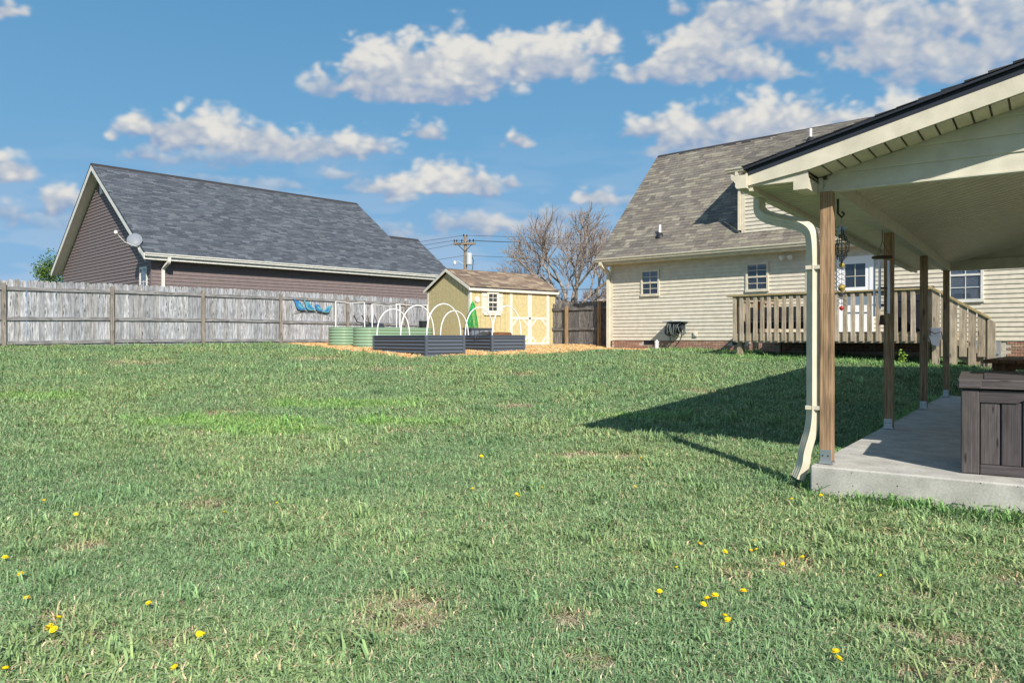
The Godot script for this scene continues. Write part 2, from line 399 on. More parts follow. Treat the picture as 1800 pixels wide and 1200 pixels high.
func make_sky() -> PanoramaSkyMaterial:
	var W := 2048; var H := 2048
	var n1 := FastNoiseLite.new(); n1.seed = 4; n1.frequency = 1.0; n1.fractal_octaves = 5; n1.noise_type = FastNoiseLite.TYPE_SIMPLEX
	var n2 := FastNoiseLite.new(); n2.seed = 9; n2.frequency = 1.0; n2.fractal_octaves = 3; n2.noise_type = FastNoiseLite.TYPE_SIMPLEX
	# the whole vault, coarse: scattered cumulus all round
	var cw := 512; var ch := 512
	var lo := Image.create(cw, ch, false, Image.FORMAT_RGBF)
	for y in ch:
		var el := PI / 2 - (y + 0.5) / ch * PI
		for x in cw:
			var az := ((x + 0.5) / cw - 0.5) * TAU
			var c := air(maxf(el, 0.0), 0.0)
			if el > 0.02 and not (absf(az) < 0.70 and el < 0.50):
				var k := 1.0 / (sin(el) + 0.12)
				var q := Vector2(sin(az), cos(az)) * cos(el) * k
				var d := n1.get_noise_2d(q.x * 0.9 + 3, q.y * 0.9) + 0.35 * n2.get_noise_2d(q.x * 3, q.y * 3)
				var m := smoothstep(0.12, 0.42, d)
				var sh := clampf(0.5 + n2.get_noise_2d(q.x * 2 + 9, q.y * 2) * 0.7, 0, 1)
				c = c.lerp(Vector3(0.50, 0.56, 0.66).lerp(Vector3(0.86, 0.85, 0.82), sh), m * 0.85)
			elif el <= 0.0:
				c = Vector3(0.30, 0.33, 0.26)
			lo.set_pixel(x, y, Color(c.x, c.y, c.z))
	lo.resize(W, H, Image.INTERPOLATE_BILINEAR)
	# the part over the yard, fine
	var x0 := int(W / 2 - 0.74 / TAU * W); var x1 := int(W / 2 + 0.74 / TAU * W)
	for y in range(int(H / 2 - 0.54 / PI * H), H / 2):
		var el := PI / 2 - (y + 0.5) / H * PI
		for x in range(x0, x1):
			var az := ((x + 0.5) / W - 0.5) * TAU
			var px := 900.0 + F * tan(az)
			var py := HOR - F * tan(el) / cos(az)
			var s := Vector2(px, py * 1.2) / 84.0
			var wob := n1.get_noise_2d(s.x, s.y)
			var bil := absf(n2.get_noise_2d(s.x * 1.5 + 40, s.y * 1.5))
			var dens := 0.0; var shade := 0.0; var wsum := 0.0
			var qx := px + wob * 14.0
			var qy := py + n1.get_noise_2d(s.y + 50, s.x) * 10.0
			for b in CLOUDS:
				var dx: float = (qx - b[0]) / b[2]
				if absf(dx) > 1.7: continue
				var dy: float = (b[1] - qy)
				dy = dy / b[3] if dy > 0 else dy / b[4]
				if absf(dy) > 1.7: continue
				var q := 1.0 - sqrt(dx * dx + dy * dy)
				var f: float = clampf((q + 0.36 * wob + 0.30 * (bil - 0.24)) * 1.9 + 0.26, 0, 1) * b[5]
				if f > 0.0:
					var l := clampf(0.44 + dy * 0.50 + 0.42 * wob + (0.45 * (bil - 0.2)) + dx * 0.10, 0, 1)
					shade += l * lerpf(0.45, 1.0, b[5]) * f; wsum += f
					dens = 1.0 - (1.0 - dens) * (1.0 - f)
			var edge := 1.0 - maxf(smoothstep(0.66, 0.73, absf(az)), smoothstep(0.46, 0.53, el))
			# thin veil low in the sky
			var veil := smoothstep(0.05, 0.6, n2.get_noise_2d(px / 260.0, py / 60.0) + 0.25) * smoothstep(180.0, 480.0, py) * 0.26
			var c := air(el, 0.0)
			c = c.lerp(Vector3(0.56, 0.62, 0.72), veil * edge)
			if wsum > 0.0:
				var l := shade / wsum
				var cc := Vector3(0.27, 0.37, 0.55).lerp(Vector3(0.47, 0.51, 0.58), smoothstep(0.05, 0.5, l)).lerp(Vector3(0.78, 0.755, 0.70), smoothstep(0.40, 1.0, l))
				c = c.lerp(cc, smoothstep(0.0, 1.0, dens) * edge * 0.94)
			if edge < 1.0:
				var o := lo.get_pixel(x, y); c = Vector3(o.r, o.g, o.b).lerp(c, edge)
			lo.set_pixel(x, y, Color(c.x, c.y, c.z))
	var ro := Image.create(W, H, false, Image.FORMAT_RGBF)   # the panorama's edges meet straight ahead (-z)
	ro.blit_rect(lo, Rect2i(W / 2, 0, W / 2, H), Vector2i.ZERO); ro.blit_rect(lo, Rect2i(0, 0, W / 2, H), Vector2i(W / 2, 0))
	var p := PanoramaSkyMaterial.new()
	p.panorama = ImageTexture.create_from_image(ro)
	return p

# ------------------------------------------------------------------ generic pieces
func lap(m: MB, xa0: float, xb0: float, xa1: float, xb1: float, y: float, h: float, z: float, proud: float) -> void:
	# one course of lap siding: the bottom edge stands proud, the top tucks under the next
	var a := Vector3(xa0, y, z + proud); var b := Vector3(xb0, y, z + proud)
	var d := Vector3(xb1, y + h, z + 0.002); var e := Vector3(xa1, y + h, z + 0.002)
	var f := Vector3(xa0, y + 0.012, z + proud * 1.05); var g := Vector3(xb0, y + 0.012, z + proud * 1.05)
	m.face([a, b, g, f], Vector3(1, 0, 0)); m.face([f, g, d, e], Vector3(1, 0, 0))
	m.face([Vector3(xa0, y, z), Vector3(xb0, y, z), b, a], Vector3(1, 0, 0))
	m.face([Vector3(xa0, y, z), a, f, e, Vector3(xa1, y + h, z)], Vector3(0, 1, 0))
	m.face([b, Vector3(xb0, y, z), Vector3(xb1, y + h, z), d, g], Vector3(0, 1, 0))

func siding(parent: Node, x0: float, x1: float, y0: float, y1: float, z: float, h: float, holes: Array, ma: Material) -> void:
	var y := y0
	while y < y1 - 0.02:
		var hh := minf(h, y1 - y)
		var runs := [[x0, x1]]
		for o in holes:   # x0, x1, y0, y1
			if o[2] < y + hh * 0.7 and o[3] > y + hh * 0.3:
				var nx := []
				for r in runs:
					if o[1] <= r[0] or o[0] >= r[1]: nx.append(r); continue
					if o[0] > r[0]: nx.append([r[0], o[0]])
					if o[1] < r[1]: nx.append([o[1], r[1]])
				runs = nx
		for r in runs:
			if r[1] - r[0] < 0.03: continue
			# lengths butt at staggered laps about 3.7 m apart
			var m := MB.new()
			lap(m, r[0], r[1], r[0], r[1], y, hh, z, 0.02)
			part(parent, "siding_board", m, ma)
		y += h

func shingles(m: MB, o: Vector3, xd: Vector3, up: Vector3, nrm: Vector3, length: float, slope: float, course: float, tab: float, cols: Array, clip = null) -> void:
	# laid courses of tabs, each its own slip of a slab; o: lower left corner of the slope
	var rows := int(slope / course)
	for j in rows + 1:
		var v0 := j * course
		var v1 := minf(v0 + course * 1.02, slope)
		if v1 - v0 < 0.01: continue
		var x := -R.randf() * tab
		while x < length:
			var w := tab * R.randf_range(0.55, 1.5)
			var a := maxf(x, 0.0); var b := minf(x + w, length)
			x += w
			if clip != null:
				var ab: Vector2 = clip.call(v0 + course * 0.5)
				a = maxf(a, ab.x); b = minf(b, ab.y)
			if b - a < 0.02: continue
			var th := R.randf_range(0.008, 0.016)
			var cc: Color = cols[R.randi() % cols.size()]
			m.col = cc * R.randf_range(0.86, 1.12)
			var p0 := o + xd * (a + 0.002) + up * v0; var p1 := o + xd * (b - 0.002) + up * v0
			var q0 := o + xd * (a + 0.002) + up * v1; var q1 := o + xd * (b - 0.002) + up * v1
			m.face([p0 + nrm * th, p1 + nrm * th, q1 + nrm * 0.003, q0 + nrm * 0.003], up)
			m.face([p0, p1, p1 + nrm * th, p0 + nrm * th], up)
			m.face([p1, q1, q1 + nrm * 0.003, p1 + nrm * th], up)
			m.face([q0, p0, p0 + nrm * th, q0 + nrm * 0.003], up)

const K_PROFILE := [[0.0, 0.0], [0.0, -0.115], [-0.075, -0.115], [-0.088, -0.095], [-0.086, -0.075], [-0.098, -0.055], [-0.116, -0.042], [-0.122, -0.025], [-0.122, 0.0], [-0.112, 0.0], [-0.11, -0.012], [-0.01, -0.012]]

func gutter(length: float) -> MB:   # K-style, runs along +x, its front to +z
	var m := MB.new()
	var p := PackedVector2Array()
	for q in K_PROFILE: p.append(Vector2(q[0], q[1]))
	m.xf = Transform3D(Basis(Vector3(0, 0, -1), Vector3(0, 1, 0), Vector3(1, 0, 0)), Vector3.ZERO)
	m.prism(p, 0, length, Vector3(0, 0, 1))
	return m

func sweep(m: MB, pts: Array, sec: Array, side0: Vector3) -> void:   # carry a closed section along a path
	var rows := []
	var side := side0
	for i in pts.size():
		var d: Vector3 = (pts[mini(i + 1, pts.size() - 1)] - pts[maxi(i - 1, 0)]).normalized()
		side = (side - d * side.dot(d)).normalized()
		var up := side.cross(d).normalized()
		var row := []
		for s in sec: row.append(pts[i] + side * s[0] + up * s[1])
		rows.append(row)
	var k := sec.size()
	for i in pts.size() - 1:
		for j in k:
			var j2 := (j + 1) % k
			var q := [rows[i][j], rows[i + 1][j], rows[i + 1][j2], rows[i][j2]]
			m.face(q, Vector3(0, 1, 0))

func bend(pts: Array, r := 0.08, n := 5) -> Array:   # round the corners of a path
	var o := [pts[0]]
	for i in range(1, pts.size() - 1):
		var a: Vector3 = pts[i - 1]; var b: Vector3 = pts[i]; var c: Vector3 = pts[i + 1]
		var u := b + (a - b).normalized() * minf(r, a.distance_to(b) * 0.45)
		var w := b + (c - b).normalized() * minf(r, c.distance_to(b) * 0.45)
		for k in n + 1:
			var t := float(k) / n
			o.append(u.lerp(b, t).lerp(b.lerp(w, t), t))
	o.append(pts[-1])
	return o

func spout_section(w: float, d: float) -> Array:   # ribbed rectangle, counter-clockwise
	var s := []
	var n := 3
	for i in n * 2 + 1:
		var x := lerpf(-w, w, float(i) / (n * 2)); s.append([x, -d + (0.011 if i % 2 == 1 else 0.0)])
	for i in range(1, 4): s.append([w - (0.004 if i == 2 else 0.0), lerpf(-d, d, i / 4.0)])
	for i in n * 2 + 1:
		var x := lerpf(w, -w, float(i) / (n * 2)); s.append([x, d - (0.011 if i % 2 == 1 else 0.0)])
	for i in range(1, 4): s.append([-w + (0.004 if i == 2 else 0.0), lerpf(d, -d, i / 4.0)])
	return s

func window(parent: Node, x0: float, x1: float, y0: float, y1: float, z: float, fw: float, ma: Material, cols: int, blind_top := 0.0, blind_all := false) -> void:
	var f := MB.new()
	f.box2(Vector3(x0, y0, z), Vector3(x0 + fw, y1, z + 0.05)); f.box2(Vector3(x1 - fw, y0, z), Vector3(x1, y1, z + 0.05))
	f.box2(Vector3(x0 + fw, y1 - fw, z), Vector3(x1 - fw, y1, z + 0.05)); f.box2(Vector3(x0 - 0.01, y0 - 0.02, z), Vector3(x1 + 0.01, y0 + fw, z + 0.06))
	var w := part(parent, "window", f, ma)
	var ym := (y0 + y1) / 2
	part(w, "meeting_rail", bx(Vector3(x0 + fw, ym - 0.022, z + 0.012), Vector3(x1 - fw, ym + 0.022, z + 0.044)), ma)
	for s in [[y0 + fw, ym - 0.022, 0.020], [ym + 0.022, y1 - fw, 0.030]]:
		part(w, "pane", bx(Vector3(x0 + fw, s[0], z + s[2]), Vector3(x1 - fw, s[1], z + s[2] + 0.004)), M.glass)
		var mid: float = (s[0] + s[1]) / 2
		part(w, "muntin", bx(Vector3(x0 + fw, mid - 0.008, z + s[2] + 0.004), Vector3(x1 - fw, mid + 0.008, z + s[2] + 0.012)), ma)
		for k in range(1, cols):
			var xx := lerpf(x0 + fw, x1 - fw, float(k) / cols)
			part(w, "muntin", bx(Vector3(xx - 0.008, s[0], z + s[2] + 0.005), Vector3(xx + 0.008, s[1], z + s[2] + 0.013)), ma)
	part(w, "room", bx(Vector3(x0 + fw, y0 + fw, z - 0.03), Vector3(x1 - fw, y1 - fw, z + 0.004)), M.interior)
	if blind_all:
		var yy := y0 + fw + 0.01
		while yy < y1 - fw:
			part(w, "blind_slat", bx(Vector3(x0 + fw + 0.01, yy, z + 0.006), Vector3(x1 - fw - 0.01, yy + 0.03, z + 0.012)), M.blind)
			yy += 0.045
	elif blind_top > 0:
		part(w, "curtain", bx(Vector3(x0 + fw + 0.01, y1 - fw - blind_top, z + 0.006), Vector3(x1 - fw - 0.01, y1 - fw, z + 0.014)), M.blind)

# ------------------------------------------------------------------ lawn
var BARE := []     # worn patches: x, z, radius
var LUSH := []     # bright clover patches
var MULCH := PackedVector2Array()

func make_ground() -> void:
	var xs := []; var zs := []
	var x := -320.0
	while x <= 320.0:
		xs.append(x); x += 0.5 if absf(x + 2) < 22 else (4.0 if absf(x) < 60 else 40.0)
	var z := -60.0
	while z <= 420.0:
		zs.append(z); z += 0.5 if z > -3 and z < 34 else (4.0 if z < 80 else 40.0)
	var m := MB.new()
	for i in xs.size() - 1:
		for j in zs.size() - 1:
			var a := P(xs[i], gy(xs[i], zs[j]), zs[j]); var b := P(xs[i + 1], gy(xs[i + 1], zs[j]), zs[j])
			var c := P(xs[i + 1], gy(xs[i + 1], zs[j + 1]), zs[j + 1]); var d := P(xs[i], gy(xs[i], zs[j + 1]), zs[j + 1])
			m.quad(a, b, c, d)
	setting("ground", m, M.thatch)
	# mulch round the beds and along the house
	for q in [[-7.87, 25.5], [-7.0, 24.0], [-5.7, 22.25], [-4.7, 21.0], [-3.94, 20.1], [-3.1, 19.1], [-2.48, 18.35], [-2.2, 18.55], [-2.0, 19.0], [-0.73, 19.3], [0.29, 19.3], [1.0, 19.8], [1.53, 20.3], [2.43, 21.5], [3.35, 22.25], [4.45, 22.75], [4.9, 23.0], [3.6, 24.4], [5.0, 27.0], [1.5, 30.0], [-1.2, 31.0], [-5.0, 28.1], [-7.9, 25.7]]:
		MULCH.append(Vector2(q[0], q[1]))
	var mm := MB.new()
	var gx := -8.0
	while gx < 5.2:
		var gz := 18.0
		while gz < 31.2:
			if Geometry2D.is_point_in_polygon(Vector2(gx + 0.1, gz + 0.1), MULCH):
				var h := func(a, b):
					return gy(a, b) + 0.012 + 0.03 * mulch_in(a, b)
				mm.quad(P(gx, h.call(gx, gz), gz), P(gx + 0.2, h.call(gx + 0.2, gz), gz), P(gx + 0.2, h.call(gx + 0.2, gz + 0.2), gz + 0.2), P(gx, h.call(gx, gz + 0.2), gz + 0.2))
			gz += 0.2
		gx += 0.2
	setting("mulch_path", mm, M.mulch_bed)
	# loose chips
	var cm := MB.new(); cm.box(Vector3.ZERO, Vector3(0.075, 0.012, 0.026))
	var list := []; var cols := []
	var tries := 0
	while list.size() < 15000 and tries < 120000:
		tries += 1
		var px := R.randf_range(-8, 5); var pz := R.randf_range(18, 31)
		if R.randf() > 1.0 - clampf((pz - 23.5) / 9.0, 0, 0.8): continue
		if not Geometry2D.is_point_in_polygon(Vector2(px, pz), MULCH): continue
		var b := Basis.from_euler(Vector3(R.randf_range(-0.5, 0.5), R.randf() * TAU, R.randf_range(-0.5, 0.5))).scaled(Vector3.ONE * R.randf_range(0.6, 1.5))
		list.append(Transform3D(b, P(px, gy(px, pz) + 0.020 + 0.03 * mulch_in(px, pz), pz)))
		var k := R.randf()
		cols.append(Color(0.62, 0.40, 0.18).lerp(Color(0.42, 0.24, 0.10), k * k) if R.randf() < 0.85 else Color(0.72, 0.56, 0.32))
	var o := multi("wood_chips", cm, M.chip, list, cols)
	meta(o, "golden wood chip mulch spread round the raised beds", "mulch", "", "stuff")

func mulch_in(x: float, z: float) -> float:   # 0 at the edge of the mulch, 1 a foot inside
	if not Geometry2D.is_point_in_polygon(Vector2(x, z), MULCH): return 0.0
	var d := 9.0
	for i in MULCH.size():
		var c := Geometry2D.get_closest_point_to_segment(Vector2(x, z), MULCH[i], MULCH[(i + 1) % MULCH.size()])
		d = minf(d, c.distance_to(Vector2(x, z)))
	return clampf(d / 0.3, 0, 1)

func multi(called: String, m: MB, ma: Material, xfs: Array, cols: Array, parent: Node = self) -> MultiMeshInstance3D:
	var mm := MultiMesh.new()
	mm.transform_format = MultiMesh.TRANSFORM_3D; mm.use_colors = true; mm.mesh = m.mesh(); mm.instance_count = xfs.size()
	mm.mesh.surface_set_material(0, ma)
	for i in xfs.size():
		mm.set_instance_transform(i, xfs[i]); mm.set_instance_color(i, cols[i])
	var o := MultiMeshInstance3D.new(); o.multimesh = mm; o.name = called; o.material_override = ma
	parent.add_child(o, true)
	return o

func tuft(sd: int, blades: int, spread: float, h0: float, h1: float, lean: float, straw: float, w := 0.0038) -> MB:
	var r := RandomNumberGenerator.new(); r.seed = sd
	var m := MB.new()
	for i in blades:
		var an := r.randf() * TAU; var rd := spread * sqrt(r.randf())
		var p := Vector3(cos(an) * rd, -0.01, sin(an) * rd)
		var h := r.randf_range(h0, h1)
		var dirn := r.randf() * TAU; var ln := lean * r.randf_range(0.3, 1.5)
		var f := Vector3(cos(dirn), 0, sin(dirn))
		var sd2 := Vector3(-f.z, 0, f.x).rotated(Vector3.UP, r.randf_range(-0.8, 0.8))
		var p1 := p + Vector3(0, h * 0.62, 0) + f * h * ln * 0.35
		var p2 := p + Vector3(0, h * clampf(1.0 - ln * 0.28, 0.35, 1.0), 0) + f * h * ln
		var ww := w * r.randf_range(0.7, 1.3)
		var c: Color
		if r.randf() < straw: c = Color(0.50, 0.455, 0.30) * r.randf_range(0.7, 1.2)
		else: c = Color(0.140, 0.255, 0.096).lerp(Color(0.268, 0.385, 0.178), r.randf()).lerp(Color(0.175, 0.280, 0.160), r.randf() * 0.6) * r.randf_range(0.8, 1.25)
		m.col = c
		m.quad(p - sd2 * ww, p + sd2 * ww, p1 + sd2 * ww * 0.8, p1 - sd2 * ww * 0.8)
		m.tri(p1 - sd2 * ww * 0.8, p1 + sd2 * ww * 0.8, p2)
	return m

func blocked(x: float, z: float) -> bool:   # where no grass grows
	if Geometry2D.is_point_in_polygon(Vector2(x, z), MULCH): return true
	for q in KEEP_OUT:
		var d := Vector2(x - q[0], z - q[1])
		var lx: float = d.x * q[2] + d.y * q[3]; var lz: float = -(d.x * -q[3] + d.y * q[2])
		if lx > q[4] and lx < q[5] and lz > q[6] and lz < q[7]: return true
	return false

# node x, Z, cos, sin of its yaw, then the local box x0 x1 z0 z1: porch slab, house, deck stairs
const KEEP_OUT := [[2.46, 5.9, 0.8151, -0.5793, -0.09, 6.8, -8.7, 0.15], [3.16, 24.0, 0.7513, -0.66, 0.0, 14.0, -8.0, 0.03]]

func make_grass() -> void:
	var n := FastNoiseLite.new(); n.seed = 21; n.frequency = 0.35; n.fractal_octaves = 4
	var n2 := FastNoiseLite.new(); n2.seed = 33; n2.frequency = 1.3; n2.fractal_octaves = 3
	for q in [[700, 1085, 0.30], [760, 1095, 0.18], [1010, 1085, 0.14], [1040, 1165, 0.16], [140, 965, 0.16], [110, 1085, 0.14], [150, 1130, 0.14], [1390, 1005, 0.20], [1620, 1060, 0.15], [1580, 1115, 0.12], [1690, 1135, 0.14], [1290, 1010, 0.14], [1560, 945, 0.16], [1780, 1025, 0.18], [390, 727, 0.30], [340, 765, 0.25], [900, 715, 0.35], [1010, 803, 0.25], [1100, 806, 0.2], [680, 650, 0.6], [240, 640, 0.8], [560, 632, 0.7], [900, 660, 0.5], [360, 890, 0.2], [1720, 1190, 0.14], [1610, 1190, 0.12], [300, 1135, 0.12], [1230, 690, 0.4], [700, 760, 0.25]]:
		var h := hit(q[0], q[1]); BARE.append(Vector3(h.x, -h.z, q[2]))
	for q in [[590, 712, 1.3, 0.45], [400, 745, 1.2, 0.5], [700, 745, 0.8, 0.3], [470, 760, 0.9, 0.4], [1130, 735, 0.7, 0.3], [60, 700, 0.9, 0.4]]:
		var h := hit(q[0], q[1]); LUSH.append([h.x, -h.z, q[2], q[3]])
	var kinds := []; var lists := []; var cols := []
	for k in 6:
		kinds.append(tuft(100 + k, 26, 0.075, 0.030, 0.080, [0.9, 1.3, 0.7, 1.1, 1.5, 0.9][k], [0.10, 0.20, 0.07, 0.28, 0.14, 0.05][k]))
		lists.append([]); cols.append([])
	kinds.append(tuft(130, 30, 0.085, 0.012, 0.04, 2.0, 0.9)); lists.append([]); cols.append([])       # dead thatch
	kinds.append(tuft(140, 14, 0.05, 0.07, 0.14, 0.8, 0.06, 0.0055)); lists.append([]); cols.append([])    # taller clumps
	# bands of depth: from, to, tufts per square metre, size
	for band in [[1.6, 4.5, 700, 0.85], [4.5, 8.0, 430, 0.95], [8.0, 13.0, 240, 1.15], [13.0, 19.0, 150, 1.35], [19.0, 27.0, 100, 1.5]]:
		var z0: float = band[0]; var z1: float = band[1]
		var wide := 0.80
		var area := wide * (z1 * z1 - z0 * z0) + 2.0 * (z1 - z0)
		for i in int(area * band[2]):
			var z := sqrt(lerpf(z0 * z0, z1 * z1, R.randf()))
			var x := R.randf_range(-1, 1) * (wide * z + 1.0)
			if z > 14.0 and x < -13.12 + (z - 19.4) * 0.982 : continue   # behind the fence
			if blocked(x, z): continue
			var a := n.get_noise_2d(x, z); var b := n2.get_noise_2d(x, z)
			var dead := 0.0
			for q in BARE:
				var d = Vector2((x - q.x), (z - q.y) * 1.1).length() / q.z
				if d < 1.5: dead = maxf(dead, clampf((1.2 - d + b * 0.9) * 1.6, 0, 1))
			dead = maxf(dead, clampf((b * 0.8 + a * 0.5 - 0.42) * 2.5, 0, 0.7))
			var lush := 0.0
			for q in LUSH:
				var d := Vector2((x - q[0]) / q[2], (z - q[1]) / q[3]).length()
				if d < 1.6: lush = maxf(lush, clampf((1.25 - d + b * 0.6) * 1.5, 0, 1))
			if dead > 0.55 and R.randf() < 0.25: continue
			var k := R.randi() % 6
			if R.randf() < dead * 0.85: k = 6
			elif b > 0.22 and R.randf() < 0.16: k = 7
			var tint := Color(1, 1, 1)
			if k != 6:
				tint = Color(1, 1, 1).lerp(Color(1.22, 1.12, 1.05), clampf(0.45 + a * 1.4, 0, 1)).lerp(Color(0.92, 0.98, 0.98), clampf(-a * 1.3 + b * 0.5, 0, 1))
				tint = tint.lerp(Color(1.10, 1.25, 0.78), lush * 0.9)
				tint = tint.lerp(Color(2.0, 1.3, 1.3), dead * 0.4)
			else:
				tint = Color(1, 1, 1).lerp(Color(0.80, 0.70, 0.72), R.randf())
			tint *= R.randf_range(0.85, 1.18)
			var s: float = band[3] * R.randf_range(0.75, 1.25) * (1.0 + a * 0.35)
			var ba := Basis(Vector3.UP, R.randf() * TAU).scaled(Vector3(s, s * R.randf_range(0.8, 1.2), s))
			lists[k].append(Transform3D(ba, P(x, gy(x, z), z))); cols[k].append(tint)
	# long blades left by the mower along the slab, the deck and the house
	for e in [[-0.05, 3.2, 0.18, 2.46, 5.9, 0.8151, -0.5793, 150, 1.0], [-0.16, -0.10, -8.0, 2.46, 5.9, 0.8151, -0.5793, 160, 0.9], [1.9, 5.2, 0.12, 3.16, 24.0, 0.7513, -0.66, 220, 1.2], [5.3, 10.6, 2.85, 3.16, 24.0, 0.7513, -0.66, 300, 1.1], [5.3, 8.5, 2.2, 3.16, 24.0, 0.7513, -0.66, 120, 1.2]]:
		for i in int(e[7]):
			var lx := R.randf_range(e[0], e[1]); var lz: float = e[2] + R.randf_range(0, 0.10 if e[8] < 1.05 else 0.5)
			if e[2] < -1: lz = R.randf_range(e[2], 0.1)
			var x: float = e[3] + lx * e[5] + lz * e[6]; var z: float = e[4] + lx * e[6] - lz * e[5]
			var s: float = R.randf_range(0.7, 1.5) * e[8]
			lists[7].append(Transform3D(Basis(Vector3.UP, R.randf() * TAU).scaled(Vector3(s * 0.8, s, s * 0.8)), P(x, gy(x, z), z)))
			cols[7].append(Color(1.05, 1.15, 0.9) * R.randf_range(0.8, 1.25))
	var o := Node3D.new(); o.name = "grass"; add_child(o)
	meta(o, "patchy mown lawn grass with straw coloured worn spots", "grass", "", "stuff")
	for k in kinds.size():
		var names := ["blades", "blades", "blades", "blades", "blades", "blades", "dead_thatch", "tall_blades"]
		multi(names[k], kinds[k], M.blade, lists[k], cols[k], o)

func make_dandelions() -> void:
	var hd := MB.new()
	hd.lathe(Vector3.ZERO, [Vector2(0.001, 0.004), Vector2(0.010, 0.006), Vector2(0.013, 0.011), Vector2(0.009, 0.015), Vector2(0.0005, 0.016)], 10)
	for k in 18:
		var an := TAU * k / 18.0; var f := Vector3(cos(an), 0, sin(an)); var s := Vector3(-f.z, 0, f.x) * 0.0022
		for q in [[0.021, 0.006], [0.015, 0.014]]:
			var tip: Vector3 = f * q[0] + Vector3(0, q[1], 0)
			var rt: Vector3 = f * 0.006 + Vector3(0, q[1] - 0.002, 0)
			hd.quad(rt - s, tip - s, tip + s, rt + s)
	var head := hd.mesh()
	var st := MB.new(); st.tube([Vector3(0, -0.02, 0), Vector3(0.003, 0.02, 0.002), Vector3(0, 0.052, 0)], 0.0022, 0.0018, 5)
	var stem := st.mesh()
	for q in [[76, 887], [132, 910], [486, 888], [393, 906], [34, 1017], [45, 1060], [101, 1103], [86, 1113], [93, 1120], [260, 1072], [349, 1124], [356, 1126], [7, 1195], [846, 805], [830, 861], [908, 872], [912, 877], [953, 859], [1116, 859], [1128, 808], [1067, 760], [1444, 875], [1393, 880], [1230, 961], [1275, 977], [1328, 958], [1331, 976], [1321, 974], [1190, 1006], [1377, 999], [1412, 991], [1550, 1021], [1160, 1051], [1237, 1076], [1258, 1062], [1244, 1060], [1275, 1094], [1281, 1099], [1308, 1050], [1471, 1163], [1475, 1174], [136, 733], [7, 991], [306, 1194]]:
		var h := hit(q[0], q[1] + 8)
		var lab := "small yellow dandelion in open mown lawn, away from the slab and the porch shadow"
		var own := {1444: "yellow dandelion flowering against the corner of the porch slab", 1393: "yellow dandelion on the lawn a step off the porch slab corner", 1067: "yellow dandelion at the tip of the porch shadow", 1377: "yellow dandelion growing in the brown worn patch of lawn", 136: "lone yellow dandelion far out toward the long grey fence"}
		if own.has(q[0]): lab = own[q[0]]
		var t := thing("dandelion", lab, "flower", h, R.randf() * 360, "dandelions dotted over the lawn")
		var s := R.randf_range(0.75, 1.15)
		var a := part(t, "stem", stem, M.stem)
		a.scale = Vector3(1, s, 1)
		var b := part(t, "flower_head", head, M.dandelion)
		b.position = Vector3(0, 0.048 * s, 0); b.scale = Vector3.ONE * R.randf_range(0.65, 0.95); b.rotation = Vector3(R.randf_range(-0.2, 0.6), 0, R.randf_range(-0.4, 0.4))

# ------------------------------------------------------------------ fences
func picket_mesh(sd: int, w: float, h: float, th: float) -> ArrayMesh:
	var r := RandomNumberGenerator.new(); r.seed = sd
	var m := MB.new(); m.off = Vector2(r.randf() * 7, r.randf() * 7)
	var k := 0.03; var x := w / 2
	m.prism(PackedVector2Array([Vector2(-x, 0), Vector2(x, 0), Vector2(x, h - k * 1.6), Vector2(x - k, h), Vector2(-x + k, h), Vector2(-x, h - k * 1.6)]), -th, 0)
	return m.mesh()

